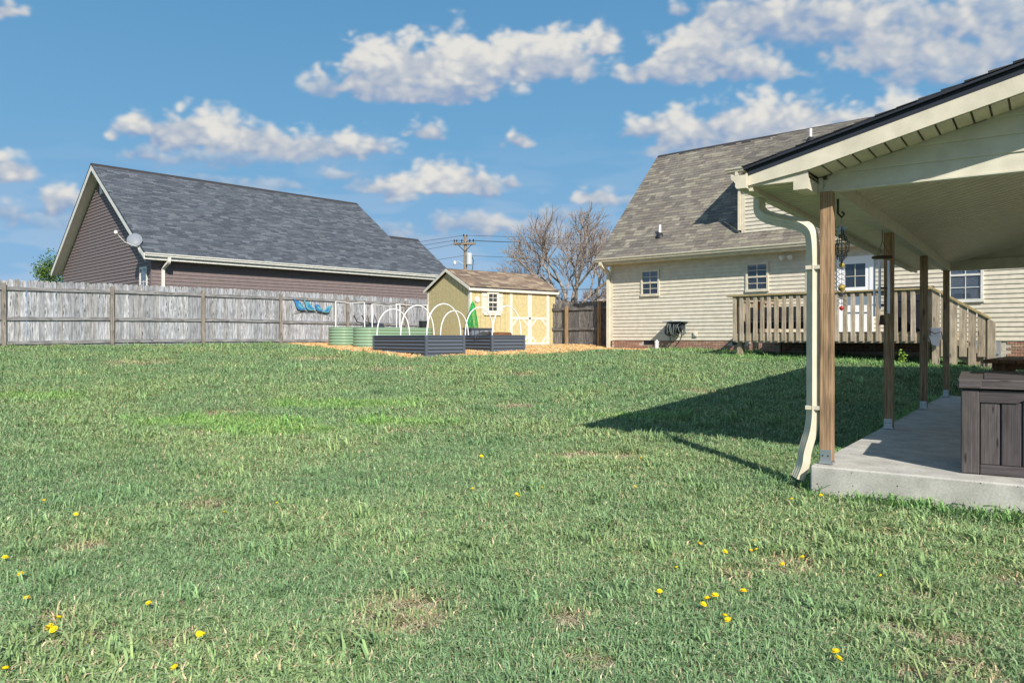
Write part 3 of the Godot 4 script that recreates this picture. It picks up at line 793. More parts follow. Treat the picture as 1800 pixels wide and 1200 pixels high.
func make_fences() -> void:
	var ms := []
	for k in 10: ms.append(picket_mesh(200 + k, R.randf_range(0.136, 0.1405), R.randf_range(1.71, 1.745), 0.018))
	# side fence: posts about 2.59 m apart, rails and posts on the yard's side
	var yaw := 45.5
	var step := 2.586
	var o := thing("wooden_fence", "long weathered grey picket fence along the lawn in front of the slate roofed house", "fence", P(-13.12 - 1.8116 * 2, 0.97, 19.5 - 1.845 * 2), yaw)
	var gl := func(x: float) -> float:
		var k := x / step - 2.0
		return gy(-13.12 + 1.8116 * k, 19.5 + 1.845 * k) - 0.97
	var last := 8.43 * step
	var x := 0.0
	while x < last:
		var q := part(o, "picket", ms[R.randi() % 10], M["picket%d" % (R.randi() % 4)])
		q.position = Vector3(x + R.randf_range(-0.003, 0.003), gl.call(x) + 0.035 + R.randf_range(-0.01, 0.01), R.randf_range(-0.004, 0.0)); q.rotation.z = R.randf_range(-0.006, 0.006)
		if R.randf() < 0.5: q.rotation.y = R.randf_range(-0.03, 0.03)
		x += 0.1405
	for k in 9:
		var px := k * step
		var g: float = gl.call(px)
		var pm := cbx(Vector3(px - 0.045, g - 0.3, 0.003), Vector3(px + 0.045, g + 1.68, 0.093), 0.006)
		part(o, "post", pm, M.fence_post)
		if k < 8 or true:
			var x1 := minf(px + step - 0.047, last)
			if x1 - px < 0.2: continue
			var g1: float = gl.call(x1)
			for h in [[0.10, 0.09], [0.73, 0.09], [1.50, 0.09]]:
				var m := MB.new(); m.off = Vector2(R.randf() * 5, R.randf() * 5)
				var sag := R.randf_range(-0.02, 0.02)
				m.prism(PackedVector2Array([Vector2(px + 0.047, g + h[0] + sag), Vector2(x1, g1 + h[0]), Vector2(x1, g1 + h[0] + h[1]), Vector2(px + 0.047, g + h[0] + h[1] + sag)]), 0.002, 0.042, Vector3(1, 0, 0))
				part(o, "rail", m, M.fence_rail)
	# return of the fence between the shed and the house
	var b := thing("wooden_fence", "short dark grey picket fence between the yellow shed and the house corner", "fence", P(3.17, 0.91, 24.6), -41.3)
	var xx := -2.3
	while xx < 0.5:
		var q := part(b, "picket", ms[R.randi() % 10], M["dark_picket%d" % (R.randi() % 3)])
		q.position = Vector3(xx, -0.20 + R.randf_range(-0.012, 0.012), R.randf_range(-0.005, 0.0)); q.rotation.z = R.randf_range(-0.006, 0.006)
		if R.randf() < 0.6: q.rotation.y = R.randf_range(-0.05, 0.05)
		xx += 0.142
	for p in [[-1.677, 1.40], [-0.343, 1.54]]:
		part(b, "post", cbx(Vector3(p[0] - 0.045, -0.3, 0.047), Vector3(p[0] + 0.045, p[1], 0.137)), M.new_post)
	for e in [[-2.35, -1.70], [-1.69, -0.36], [-0.35, 0.5]]:
		for h in [0.04, 0.60, 1.27]:
			part(b, "rail", bx(Vector3(e[0], h, 0.003), Vector3(e[1] - 0.005, h + 0.085, 0.043)), M.dark_picket0)

	# metal birds on a branch, hung on the side fence
	var k0 := 3.43 + 2.0
	var at := o.position + Basis(Vector3.UP, deg_to_rad(yaw)) * Vector3(k0 * step, 1.2, 0.05)
	var t := thing("wall_art", "blue metal birds perched on a branch, hung on the grey fence", "wall art", at, yaw)
	var br := MB.new()
	br.tube([Vector3(-0.62, -0.06, 0.02), Vector3(-0.35, 0.0, 0.025), Vector3(0.1, 0.0, 0.025), Vector3(0.45, -0.04, 0.025), Vector3(0.78, -0.10, 0.02)], 0.011, 0.008, 6)
	part(t, "branch", br, M.art_wire)
	for q in [[-0.42, 0.0, 1.25, 1.0, 0], [-0.06, 0.0, 1.2, 1.0, 1], [0.30, -0.02, 0.95, 1.0, 0], [0.62, -0.06, 0.95, -1.0, 1]]:
		var m := MB.new(); var s: float = q[2]
		m.xf = Transform3D(Basis.from_scale(Vector3(s, s, 1)), Vector3(q[0], q[1], 0.03)); var fl := Transform2D(Vector2(q[3], 0), Vector2(0, 1), Vector2.ZERO)
		m.prism(fl * PackedVector2Array([Vector2(-0.20, 0.34), Vector2(-0.13, 0.25), Vector2(-0.05, 0.26), Vector2(0.02, 0.20), Vector2(0.10, 0.10), Vector2(0.21, 0.03), Vector2(0.12, 0.02), Vector2(0.04, 0.01), Vector2(-0.06, 0.03), Vector2(-0.11, 0.09), Vector2(-0.14, 0.18)]), 0, 0.012)
		var bird := part(t, "bird", m, M.art_blue if q[4] == 0 else M.art_teal)
		var wg := MB.new(); wg.xf = m.xf
		wg.prism(fl * PackedVector2Array([Vector2(-0.06, 0.20), Vector2(0.0, 0.16), Vector2(0.12, 0.045), Vector2(0.02, 0.06), Vector2(-0.06, 0.11)]), 0.013, 0.025)
		part(bird, "wing", wg, M.art_teal if q[4] == 0 else M.art_blue)

# ------------------------------------------------------------------ the neighbour's house
func make_neighbour() -> void:
	var base := 1.0
	var o := thing("house", "brown sided house with a steep slate grey roof behind the long fence", "house", P(-12.66, base, 26.57), 45.6)
	var ev := 4.20 - base      # height of the roof's edge
	var pit := 0.706
	var dep := 10.3
	var wall_top := ev - 0.10
	part(o, "wall", bx(Vector3(0, -0.3, -dep), Vector3(13.3, wall_top - 0.02, -0.02)), M.brown_vinyl)
	siding(o, 0.0, 13.3, 0.5, wall_top, 0.0, 0.126, [], M.brown_vinyl)
	# gable end, facing -x
	var ge := Node3D.new()
	var gw := MB.new()
	var rise := func(z: float) -> float: return ev - 0.22 + pit * (0.4 + minf(z, dep - z))
	gw.xf = Transform3D(Basis(Vector3(0, 0, -1), Vector3(0, 1, 0), Vector3(-1, 0, 0)).inverse(), Vector3.ZERO)
	# local frame of the gable: u runs back along -z, w points out along -x
	var gxf := Transform3D(Basis(Vector3(0, 0, 1), Vector3(0, 1, 0), Vector3(-1, 0, 0)), Vector3(0, 0, 0))
	ge.free()
	var core := MB.new(); core.xf = gxf
	core.prism(PackedVector2Array([Vector2(-dep, wall_top - 0.05), Vector2(0, wall_top - 0.05), Vector2(0, rise.call(0.0)), Vector2(-dep / 2, rise.call(dep / 2)), Vector2(-dep, rise.call(dep))]), -11.8, -0.02)
	part(o, "attic", core, M.brown_vinyl)
	var y := 0.5
	while y < rise.call(dep / 2) - 0.05:
		var c0 := maxf(0.0, (y - (ev - 0.22)) / pit - 0.4); var c1 := maxf(0.0, (y + 0.126 - (ev - 0.22)) / pit - 0.4)
		c0 = minf(c0, dep / 2); c1 = minf(c1, dep / 2)
		var m := MB.new(); m.xf = gxf
		lap(m, -dep + c0, -c0, -dep + c1, -c1, y, 0.126, 0.0, 0.024)
		part(o, "siding_board", m, M.brown_vinyl)
		y += 0.126
	# corner posts
	part(o, "corner_post", bx(Vector3(-0.03, -0.2, -0.10), Vector3(0.0, wall_top, 0.03)), M.brown_vinyl)
	# roof: front slope, its lower run past the main gable, and the back slope
	var sl := sqrt(1.0 + pit * pit)
	var up := Vector3(0, pit, -1) / sl; var nr := Vector3(0, 1, pit) / sl
	var run := dep / 2 + 0.4
	var ridge := ev + pit * run
	var rf := MB.new()
	rf.xf = gxf
	var th := 0.16
	rf.prism(PackedVector2Array([Vector2(0.4, ev - th), Vector2(0.4, ev - 0.02), Vector2(-dep / 2, ridge - 0.02), Vector2(-dep - 0.4, ev - 0.02), Vector2(-dep - 0.4, ev - th), Vector2(-dep / 2, ridge - th)]), -12.0, 0.38)
	var r0 := part(o, "roof", rf, M.white_trim)
	var lowr := 2.82
	var ex := MB.new(); ex.xf = gxf
	ex.prism(PackedVector2Array([Vector2(0.4, ev - th), Vector2(0.4, ev - 0.02), Vector2(0.4 - lowr, ev + pit * lowr - 0.02), Vector2(0.4 - 2 * lowr, ev - 0.02), Vector2(0.4 - 2 * lowr, ev - th), Vector2(0.4 - lowr, ev + pit * lowr - th)]), -13.75, -12.0)
	part(r0, "roof_extension", ex, M.white_trim)
	var cols := [Color(0.105, 0.122, 0.150), Color(0.130, 0.150, 0.180), Color(0.088, 0.102, 0.128), Color(0.165, 0.185, 0.215), Color(0.115, 0.133, 0.162)]
	var sh := MB.new()
	shingles(sh, Vector3(-0.42, ev - 0.01, 0.43), Vector3(1, 0, 0), up, nr, 14.17, run * sl + 0.03, 0.14, 0.30, cols, func(vv): return Vector2(0, 12.42 if vv > lowr * sl else 14.17))
	var so := part(r0, "shingles", sh, M.shingle_slate); so.set_meta("kind", "stuff")
	part(r0, "back_slope", bx(Vector3(0, 0, 0), Vector3(0.01, 0.01, 0.01)), M.shingle_slate).queue_free()
	var bs := MB.new(); bs.col = cols[0]
	bs.quad(Vector3(12.0, ev, -dep - 0.43), Vector3(-0.42, ev, -dep - 0.43), Vector3(-0.42, ridge + 0.01, -dep / 2), Vector3(12.0, ridge + 0.01, -dep / 2))
	part(r0, "back_shingles", bs, M.shingle_slate)
	var rc := MB.new()
	rc.prism(PackedVector2Array([Vector2(0, 0), Vector2(1, 0), Vector2(1, 1)]), 0, 0.01)
	var cap := MB.new(); cap.xf = gxf
	cap.prism(PackedVector2Array([Vector2(-dep / 2 + 0.16, ridge - 0.11), Vector2(-dep / 2 + 0.16, ridge - 0.08), Vector2(-dep / 2, ridge + 0.035), Vector2(-dep / 2 - 0.16, ridge - 0.08), Vector2(-dep / 2 - 0.16, ridge - 0.11), Vector2(-dep / 2, ridge)]), -12.0, 0.42)
	part(r0, "ridge_cap", cap, M.ridge_cap)
	var cap2 := MB.new(); cap2.xf = gxf
	var lz := 0.4 - lowr; var ly := ev + pit * lowr
	cap2.prism(PackedVector2Array([Vector2(lz + 0.16, ly - 0.11), Vector2(lz + 0.16, ly - 0.08), Vector2(lz, ly + 0.035), Vector2(lz - 0.16, ly - 0.08), Vector2(lz - 0.16, ly - 0.11), Vector2(lz, ly)]), -13.78, -12.0)
	part(r0, "ridge_cap", cap2, M.ridge_cap)
	# rake boards and the drip edge
	for s in [1.0, -1.0]:
		var rb := MB.new(); rb.xf = gxf
		var e := 0.42 if s > 0 else -dep - 0.42
		rb.prism(PackedVector2Array([Vector2(e, ev - 0.24), Vector2(e, ev - 0.02), Vector2(-dep / 2, ridge - 0.02), Vector2(-dep / 2, ridge - 0.26)]), 0.385, 0.41)
		part(o, "rake_board", rb, M.white_trim)
		var de := MB.new(); de.xf = gxf
		de.prism(PackedVector2Array([Vector2(e, ev - 0.015), Vector2(e, ev + 0.012), Vector2(-dep / 2, ridge + 0.012), Vector2(-dep / 2, ridge - 0.015)]), 0.38, 0.425)
		part(o, "drip_edge", de, M.roof_edge)
	# gutter and downspout
	var gu := part(o, "gutter", gutter(14.1), M.white_trim); gu.position = Vector3(-0.4, ev - 0.02, 0.405)
	part(o, "fascia", bx(Vector3(-0.38, ev - 0.24, 0.36), Vector3(13.7, ev - 0.021, 0.402)), M.white_trim)
	part(o, "eave_soffit", bx(Vector3(0.0, ev - 0.235, 0.0), Vector3(13.7, ev - 0.20, 0.36)), M.white_trim)
	var ds := MB.new()
	sweep(ds, bend([Vector3(0.42, ev - 0.14, 0.46), Vector3(0.42, ev - 0.30, 0.46), Vector3(0.36, ev - 0.50, 0.07), Vector3(0.36, -0.1, 0.07)], 0.1), spout_section(0.05, 0.04), Vector3(1, 0, 0))
	part(o, "downspout", ds, M.white_trim)
	# gable window with its screen, apex vent, porch cover on the side
	var wn := MB.new(); wn.xf = gxf
	wn.box2(Vector3(-1.05, 1.72, 0), Vector3(-0.99, 2.78, 0.05)); wn.box2(Vector3(-0.41, 1.72, 0), Vector3(-0.35, 2.78, 0.05)); wn.box2(Vector3(-0.99, 1.72, 0), Vector3(-0.41, 1.78, 0.05)); wn.box2(Vector3(-0.99, 2.72, 0), Vector3(-0.41, 2.78, 0.05))
	var w := part(o, "window", wn, M.white_trim)
	var pn := MB.new(); pn.xf = gxf; pn.box2(Vector3(-0.99, 1.78, 0.022), Vector3(-0.41, 2.72, 0.028)); part(w, "pane", pn, M.glass)
	var rm := MB.new(); rm.xf = gxf; rm.box2(Vector3(-0.99, 1.78, 0.0), Vector3(-0.41, 2.72, 0.016)); part(w, "room", rm, M.blind)
	for b in [[-0.71, 1.78, -0.69, 2.3], [-0.99, 2.23, -0.41, 2.26]]:
		var q := MB.new(); q.xf = gxf; q.box2(Vector3(b[0], b[1], 0.029), Vector3(b[2], b[3], 0.038)); part(w, "muntin", q, M.white_trim)
	var av := MB.new(); av.xf = gxf; av.box2(Vector3(-dep / 2 - 0.14, ridge - 1.15, 0), Vector3(-dep / 2 + 0.14, ridge - 0.72, 0.06)); part(o, "gable_vent", av, M.white_trim)
	var pc := MB.new(); pc.xf = gxf
	pc.prism(PackedVector2Array([Vector2(-8.6, 1.55), Vector2(-5.3, 1.55), Vector2(-5.3, 2.05), Vector2(-5.5, 2.1), Vector2(-8.6, 1.75)]), 0.0, 0.5)
	part(o, "porch_cover", pc, M.vinyl_trim)

	# satellite dish on the gable's rake
	var dpos := o.position + Basis(Vector3.UP, deg_to_rad(45.6)) * Vector3(-0.55, ev + 0.15, -0.1)
	var d := thing("satellite_dish", "grey satellite dish on a bent arm at the corner of the slate roof", "satellite dish", dpos, 30)
	var dm := MB.new(); dm.xf = Transform3D(Basis.from_euler(Vector3(deg_to_rad(-115), deg_to_rad(-14), 0)).scaled(Vector3(0.66, 0.7, 0.58)), Vector3(0, 0.32, 0.05))
	dm.lathe(Vector3.ZERO, [Vector2(0.0, 0.0), Vector2(0.14, 0.012), Vector2(0.26, 0.04), Vector2(0.36, 0.085), Vector2(0.375, 0.09), Vector2(0.36, 0.10), Vector2(0.26, 0.055), Vector2(0.14, 0.028), Vector2(0.0, 0.018)], 24)
	part(d, "reflector", dm, M.dish_grey)
	var ma := MB.new(); ma.tube([Vector3(0.35, -0.42, 0), Vector3(0.18, -0.12, 0), Vector3(0.06, 0.25, -0.02)], 0.025, -1, 8)
	part(d, "mast", ma, M.white_trim)
	var ar := MB.new(); ar.tube([Vector3(0.10, 0.05, 0.05), Vector3(-0.3, 0.16, 0.30), Vector3(-0.55, 0.42, 0.42)], 0.016, -1, 6)
	part(d, "feed_arm", ar, M.white_trim)
	var fd := MB.new(); fd.cbox(Vector3(-0.58, 0.46, 0.43), Vector3(0.10, 0.12, 0.2), 0.015)
	part(d, "feed_horn", fd, M.white_trim)

# ------------------------------------------------------------------ the house with the deck
func make_house() -> void:
	var by := 0.55
	var o := thing("house", "cream sided house with a tan shingled roof and brick foot behind the deck", "house", P(3.16, by, 24.0), -41.3)
	var L := 13.5
	var D := 7.0
	var s0 := 1.17 - by          # top of the brick
	var ev := 3.74 - by          # roof's edge
	var wt := ev - 0.14
	var wins := [[1.105, 1.743, 2.53 - by, 3.31 - by], [4.476, 5.124, 2.53 - by, 3.31 - by], [9.44, 10.16, 2.08 - by, 3.31 - by], [6.93, 7.80, 1.37 - by, 3.30 - by]]
	part(o, "wall", bx(Vector3(0, s0 - 0.1, -D), Vector3(L, wt, -0.035)), M.vinyl)
	siding(o, 0.06, L, s0, wt, 0.0, 0.1067, wins, M.vinyl)
	part(o, "sheathing", bx(Vector3(0.02, s0, -0.034), Vector3(L, wt, -0.002)), M.vinyl)
	part(o, "corner_post", bx(Vector3(-0.025, s0 - 0.02, -0.06), Vector3(0.06, wt, 0.024)), M.vinyl_trim)
	part(o, "corner_post", bx(Vector3(6.12, s0 - 0.02, 0.0), Vector3(6.20, wt, 0.026)), M.vinyl_trim)
	# side wall (left) siding in broad boards, hidden from the yard but closed
	for k in [0, 1]:
		var w: Array = wins[k]
		window(o, w[0], w[1], w[2], w[3], 0.002, 0.055, M.vinyl_trim, 2, 0.30 if k == 0 else 0.05)
	var w2: Array = wins[2]
	window(o, w2[0], w2[1], w2[2], w2[3], 0.002, 0.055, M.white_trim, 2, 0, true)
	# back door on the deck: white, glazed above
	var dr := MB.new()
	var dx0 := 6.93; var dx1 := 7.80; var dy0 := 1.37 - by; var dy1 := 3.30 - by
	dr.box2(Vector3(dx0, dy0, 0), Vector3(dx0 + 0.09, dy1, 0.045)); dr.box2(Vector3(dx1 - 0.09, dy0, 0), Vector3(dx1, dy1, 0.045)); dr.box2(Vector3(dx0 + 0.09, dy1 - 0.09, 0), Vector3(dx1 - 0.09, dy1, 0.045))
	dr.box2(Vector3(dx0 + 0.09, dy0, 0), Vector3(dx0 + 0.19, dy1 - 0.09, 0.03)); dr.box2(Vector3(dx1 - 0.19, dy0, 0), Vector3(dx1 - 0.09, dy1 - 0.09, 0.03)); dr.box2(Vector3(dx0 + 0.19, dy1 - 0.19, 0), Vector3(dx1 - 0.19, dy1 - 0.09, 0.03)); dr.box2(Vector3(dx0 + 0.19, dy0, 0), Vector3(dx1 - 0.19, dy1 - 0.78, 0.03))
	var door := part(o, "door", dr, M.door_white)
	part(door, "pane", bx(Vector3(dx0 + 0.19, dy1 - 0.78, 0.014), Vector3(dx1 - 0.19, dy1 - 0.19, 0.02)), M.glass)
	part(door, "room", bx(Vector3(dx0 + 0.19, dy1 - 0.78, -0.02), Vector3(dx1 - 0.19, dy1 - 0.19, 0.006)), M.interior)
	part(door, "muntin", bx(Vector3((dx0 + dx1) / 2 - 0.008, dy1 - 0.78, 0.021), Vector3((dx0 + dx1) / 2 + 0.008, dy1 - 0.19, 0.03)), M.vinyl_trim)
	part(door, "muntin", bx(Vector3(dx0 + 0.19, dy1 - 0.51, 0.031), Vector3(dx1 - 0.19, dy1 - 0.495, 0.036)), M.vinyl_trim)
	var kn := MB.new(); kn.lathe(Vector3(dx0 + 0.14, dy0 + 0.95, 0.06), [Vector2(0.001, -0.03), Vector2(0.03, -0.015), Vector2(0.03, 0.015), Vector2(0.001, 0.03)], 10)
	part(door, "handle", kn, M.galvanised)
	# brick foot: courses of single bricks on a mortar bed
	part(o, "mortar", bx(Vector3(0, -0.3, -0.2), Vector3(L, s0, -0.012)), M.mortar)
	var bm := MB.new(); bm.box(Vector3(0.096, 0.027, -0.02), Vector3(0.190, 0.053, 0.04)); var brick := bm.mesh()
	var row := 0
	var yy := s0 - 0.068
	var count := 0
	while yy > -0.1:
		var x := -0.10 if row % 2 == 0 else 0.0
		while x < 12.2:
			var wx := 3.16 + 0.7513 * x; var wz := 24.0 - 0.66 * x
			var clear := yy + by + 0.06 > gy(wx, wz) - 0.01
			for h in [[1.17, 1.56, s0 - 0.13], [9.95, 10.52, -1.0], [4.05, 4.45, s0 - 0.13]]:
				if x + 0.19 > h[0] and x < h[1] and yy + 0.06 > h[2]: clear = false
			if x < 0.0: clear = false
			if x > 5.6 and x < 9.5 and row > 3: clear = false
			if clear and count < 300:
				var q := part(o, "brick", brick, M["brick%d" % (R.randi() % 4)]); q.position = Vector3(x, yy, R.randf_range(-0.002, 0.003)); count += 1
			x += 0.206
		yy -= 0.068; row += 1
	for v in [1.18, 4.06]:
		var vm := MB.new(); vm.box2(Vector3(v, s0 - 0.13, -0.03), Vector3(v + 0.37, s0 - 0.004, -0.006))
		var ve := part(o, "foundation_vent", vm, M.dark_iron)
		for k in 6: part(ve, "louvre", bx(Vector3(v + 0.02, s0 - 0.125 + k * 0.02, -0.006), Vector3(v + 0.35, s0 - 0.117 + k * 0.02, 0.004)), M.tub_dark)
	# crawl space door
	var cd := MB.new(); cd.box2(Vector3(9.95, 0.05, -0.03), Vector3(10.5, s0 - 0.005, -0.004))
	var cdr := part(o, "crawl_door", cd, M.picket3)
	for k in 4: part(cdr, "plank", bx(Vector3(9.96 + k * 0.135, 0.06, -0.004), Vector3(10.087 + k * 0.135, s0 - 0.01, 0.012)), M["picket%d" % (k % 4)])
	part(cdr, "latch", bx(Vector3(10.2, 0.30, 0.012), Vector3(10.46, 0.34, 0.024)), M.galvanised)
	# main roof, 12 in 12.4
	var pit := 1.03
	var run := 3.8
	var ry := ev + pit * run
	var xf := Transform3D(Basis(Vector3(0, 0, 1), Vector3(0, 1, 0), Vector3(-1, 0, 0)), Vector3.ZERO)
	var sl := sqrt(1 + pit * pit)
	var up := Vector3(0, pit, -1) / sl; var nr := Vector3(0, 1, pit) / sl
	var rf := MB.new(); rf.xf = xf
	rf.prism(PackedVector2Array([Vector2(0.4, ev - 0.2), Vector2(0.4, ev - 0.02), Vector2(0.4 - run, ry - 0.02), Vector2(0.4 - 2 * run, ev - 0.02), Vector2(0.4 - 2 * run, ev - 0.2)]), -L, 0.28)
	var r0 := part(o, "roof", rf, M.vinyl_trim)
	var cols := [Color(0.24, 0.215, 0.185), Color(0.27, 0.245, 0.21), Color(0.205, 0.185, 0.165), Color(0.31, 0.28, 0.225), Color(0.25, 0.228, 0.20), Color(0.23, 0.205, 0.182), Color(0.36, 0.33, 0.265)]
	var sh := MB.new()
	shingles(sh, Vector3(-0.32, ev - 0.01, 0.43), Vector3(1, 0, 0), up, nr, L + 0.3, run * sl + 0.03, 0.14, 0.24, cols)
	part(r0, "shingles", sh, M.shingle_tan).set_meta("kind", "stuff")
	var bk := MB.new(); bk.col = cols[0]
	bk.quad(Vector3(L, ev, 0.37 - 2 * run), Vector3(-0.3, ev, 0.37 - 2 * run), Vector3(-0.3, ry + 0.01, 0.4 - run), Vector3(L, ry + 0.01, 0.4 - run))
	part(r0, "back_shingles", bk, M.shingle_tan)
	var cz := 0.4 - run
	var cap := MB.new(); cap.xf = xf
	cap.prism(PackedVector2Array([Vector2(cz + 0.13, ry - 0.13), Vector2(cz + 0.13, ry - 0.10), Vector2(cz, ry + 0.035), Vector2(cz - 0.13, ry - 0.10), Vector2(cz - 0.13, ry - 0.13), Vector2(cz, ry)]), -L, 0.3)
	part(r0, "ridge_cap", cap, M.ridge_cap)
	var rb := MB.new(); rb.xf = xf
	rb.prism(PackedVector2Array([Vector2(0.42, ev - 0.22), Vector2(0.42, ev - 0.015), Vector2(cz, ry - 0.015), Vector2(cz, ry - 0.26)]), 0.282, 0.305)
	part(o, "rake_board", rb, M.vinyl_trim)
	var gu := part(o, "gutter", gutter(L + 0.3), M.vinyl_trim); gu.position = Vector3(-0.3, ev - 0.02, 0.405)
	part(o, "fascia", bx(Vector3(-0.28, ev - 0.19, 0.37), Vector3(L, ev - 0.021, 0.402)), M.vinyl_trim)
	part(o, "eave_soffit", bx(Vector3(-0.28, ev - 0.19, 0.0), Vector3(L, ev - 0.165, 0.37)), M.vinyl_trim)
	var ds := MB.new()
	sweep(ds, bend([Vector3(-0.10, ev - 0.13, 0.46), Vector3(-0.10, ev - 0.24, 0.46), Vector3(-0.07, ev - 0.42, 0.07), Vector3(-0.07, 0.32, 0.07)], 0.09), spout_section(0.05, 0.038), Vector3(1, 0, 0))
	part(o, "downspout", ds, M.vinyl_trim)
	# wall dormer with a low roof back to the ridge
	var dw := 4.36
	var dt := 5.92 - by
	var dm := part(o, "dormer", bx(Vector3(dw, ev + 0.3, -3.3), Vector3(L, dt - 0.05, -0.02)), M.vinyl)
	var y := ev + 0.40
	while y < dt - 0.12:
		var m := MB.new(); lap(m, dw + 0.08, L, dw + 0.08, L, y, 0.1067, 0.0, 0.02); part(dm, "siding_board", m, M.vinyl); y += 0.1067
	part(dm, "corner_post", bx(Vector3(dw - 0.02, ev + 0.36, -0.1), Vector3(dw + 0.08, dt - 0.1, 0.024)), M.vinyl_trim)
	var p2 := (ry - dt) / (run - 0.05)
	var dr2 := MB.new(); dr2.xf = xf
	dr2.prism(PackedVector2Array([Vector2(0.35, dt - 0.14), Vector2(0.35, dt), Vector2(cz, ry), Vector2(cz, ry - 0.14), Vector2(0, dt - 0.02)]), -L, -dw + 0.28)
	part(dm, "dormer_roof", dr2, M.vinyl_trim)
	var s2 := MB.new(); var q2 := sqrt(1 + p2 * p2)
	shingles(s2, Vector3(dw - 0.3, dt + 0.005, 0.37), Vector3(1, 0, 0), Vector3(0, p2, -1) / q2, Vector3(0, 1, p2) / q2, L - dw + 0.3, (run - 0.03) * q2, 0.14, 0.24, cols)
	part(dm, "dormer_shingles", s2, M.shingle_tan).set_meta("kind", "stuff")
	var g2 := part(dm, "dormer_gutter", gutter(L - dw + 0.3), M.vinyl_trim); g2.position = Vector3(dw - 0.3, dt - 0.01, 0.352)
	var d2 := MB.new()
	sweep(d2, bend([Vector3(dw + 0.02, dt - 0.12, 0.41), Vector3(dw + 0.02, dt - 0.25, 0.41), Vector3(dw - 0.06, dt - 0.45, 0.06), Vector3(dw - 0.06, ev + 0.5, 0.06)], 0.08), spout_section(0.035, 0.03), Vector3(1, 0, 0))
	part(dm, "dormer_downspout", d2, M.vinyl_trim)
	# plumbing vents
	for v in [[1.634, -0.184, ev + pit * 0.584], [5.66, -1.61, 6.83 - by]]:
		var b := MB.new(); b.lathe(Vector3(v[0], v[2] - 0.06, v[1]), [Vector2(0.15, 0.0), Vector2(0.13, 0.06), Vector2(0.07, 0.16), Vector2(0.045, 0.17)], 12)
		var vb := part(o, "vent_boot", b, M.black_plastic)
		var q := MB.new(); q.lathe(Vector3(v[0], v[2], v[1]), [Vector2(0.04, 0.0), Vector2(0.04, 0.34), Vector2(0.03, 0.34), Vector2(0.03, 0.2)], 10); part(vb, "vent_pipe", q, M.pipe_white)
	# outlet box, flood lamp and clean-out
	var ob := part(o, "outlet_box", cbx(Vector3(2.87, 1.27 - by, 0.012), Vector3(3.0, 1.42 - by, 0.06), 0.01), M.vinyl_trim)
	part(ob, "outlet_cover", cbx(Vector3(2.90, 1.30 - by, 0.06), Vector3(2.97, 1.39 - by, 0.075), 0.006), M.white_trim)
	var fl := MB.new(); fl.lathe(Vector3(5.64, 3.41 - by, 0.03), [Vector2(0.001, -0.05), Vector2(0.06, -0.04), Vector2(0.06, 0.04), Vector2(0.001, 0.05)], 12)
	var fo := part(o, "flood_lamp", fl, M.white_trim)
	for s in [-1.0, 1.0]:
		var h := MB.new(); h.xf = Transform3D(Basis.from_euler(Vector3(1.9, 0.5 * s, 0)), Vector3(5.64 + 0.09 * s, 3.40 - by, 0.12)); h.lathe(Vector3.ZERO, [Vector2(0.03, -0.08), Vector2(0.05, 0.0), Vector2(0.065, 0.08), Vector2(0.001, 0.07)], 12); part(fo, "lamp_head", h, M.white_trim)

	# hose reel on the wall
	var hw := o.position + Basis(Vector3.UP, deg_to_rad(-41.3)) * Vector3(2.38, 1.52 - by, 0.03)
	var t := thing("hose_reel", "wall hose reel wound with grey garden hose on the cream siding", "hose reel", hw, -41.3)
	part(t, "bracket", cbx(Vector3(-0.30, 0.19, 0.0), Vector3(0.34, 0.215, 0.42), 0.006), M.reel_bracket)
	part(t, "bracket", bx(Vector3(-0.24, -0.12, 0.0), Vector3(-0.21, 0.19, 0.03)), M.reel_bracket)
	part(t, "bracket", bx(Vector3(0.23, -0.12, 0.0), Vector3(0.26, 0.19, 0.03)), M.reel_bracket)
	var ax := MB.new(); ax.xf = Transform3D(Basis(Vector3(0, 1, 0), Vector3(-1, 0, 0), Vector3(0, 0, 1)), Vector3(0, 0.02, 0.21)); ax.lathe(Vector3.ZERO, [Vector2(0.001, -0.26), Vector2(0.08, -0.26), Vector2(0.08, 0.26), Vector2(0.001, 0.26)], 14)
	part(t, "drum", ax, M.tub_dark)
	for k in 12:
		var pts := []
		var x0 := -0.21 + k * 0.037; var rr := R.randf_range(0.15, 0.21)
		var tl := R.randf_range(-0.09, 0.09); var sg := R.randf_range(0.0, 0.06)
		for j in 20:
			var an := TAU * j / 20.0
			pts.append(Vector3(x0 + tl * sin(an), 0.02 + sin(an) * rr - (sg if sin(an) < 0 else 0.0), 0.21 + cos(an) * rr))
		var h := MB.new(); h.tube(pts, 0.014, -1, 6, true)
		part(t, "hose_loop", h, M.hose if k % 3 else M.hose_dark)
	var ht := MB.new(); ht.tube([Vector3(-0.22, -0.05, 0.2), Vector3(-0.34, -0.10, 0.16), Vector3(-0.30, -0.2, 0.12), Vector3(-0.22, -0.22, 0.1), Vector3(-0.22, -0.36, 0.08)], 0.014, -1, 6)
	part(t, "hose_end", ht, M.hose_dark)
	var cp := MB.new(); cp.lathe(Vector3.ZERO, [Vector2(0.055, -0.1), Vector2(0.055, 0.2), Vector2(0.065, 0.2), Vector2(0.065, 0.24), Vector2(0.03, 0.25), Vector2(0.03, 0.28), Vector2(0.001, 0.28)], 12)
	solo("clean_out_pipe", "short white capped pipe standing in the mulch by the brick foot", "pipe", cp, M.pipe_white, P(4.33, 0.90, 22.62))

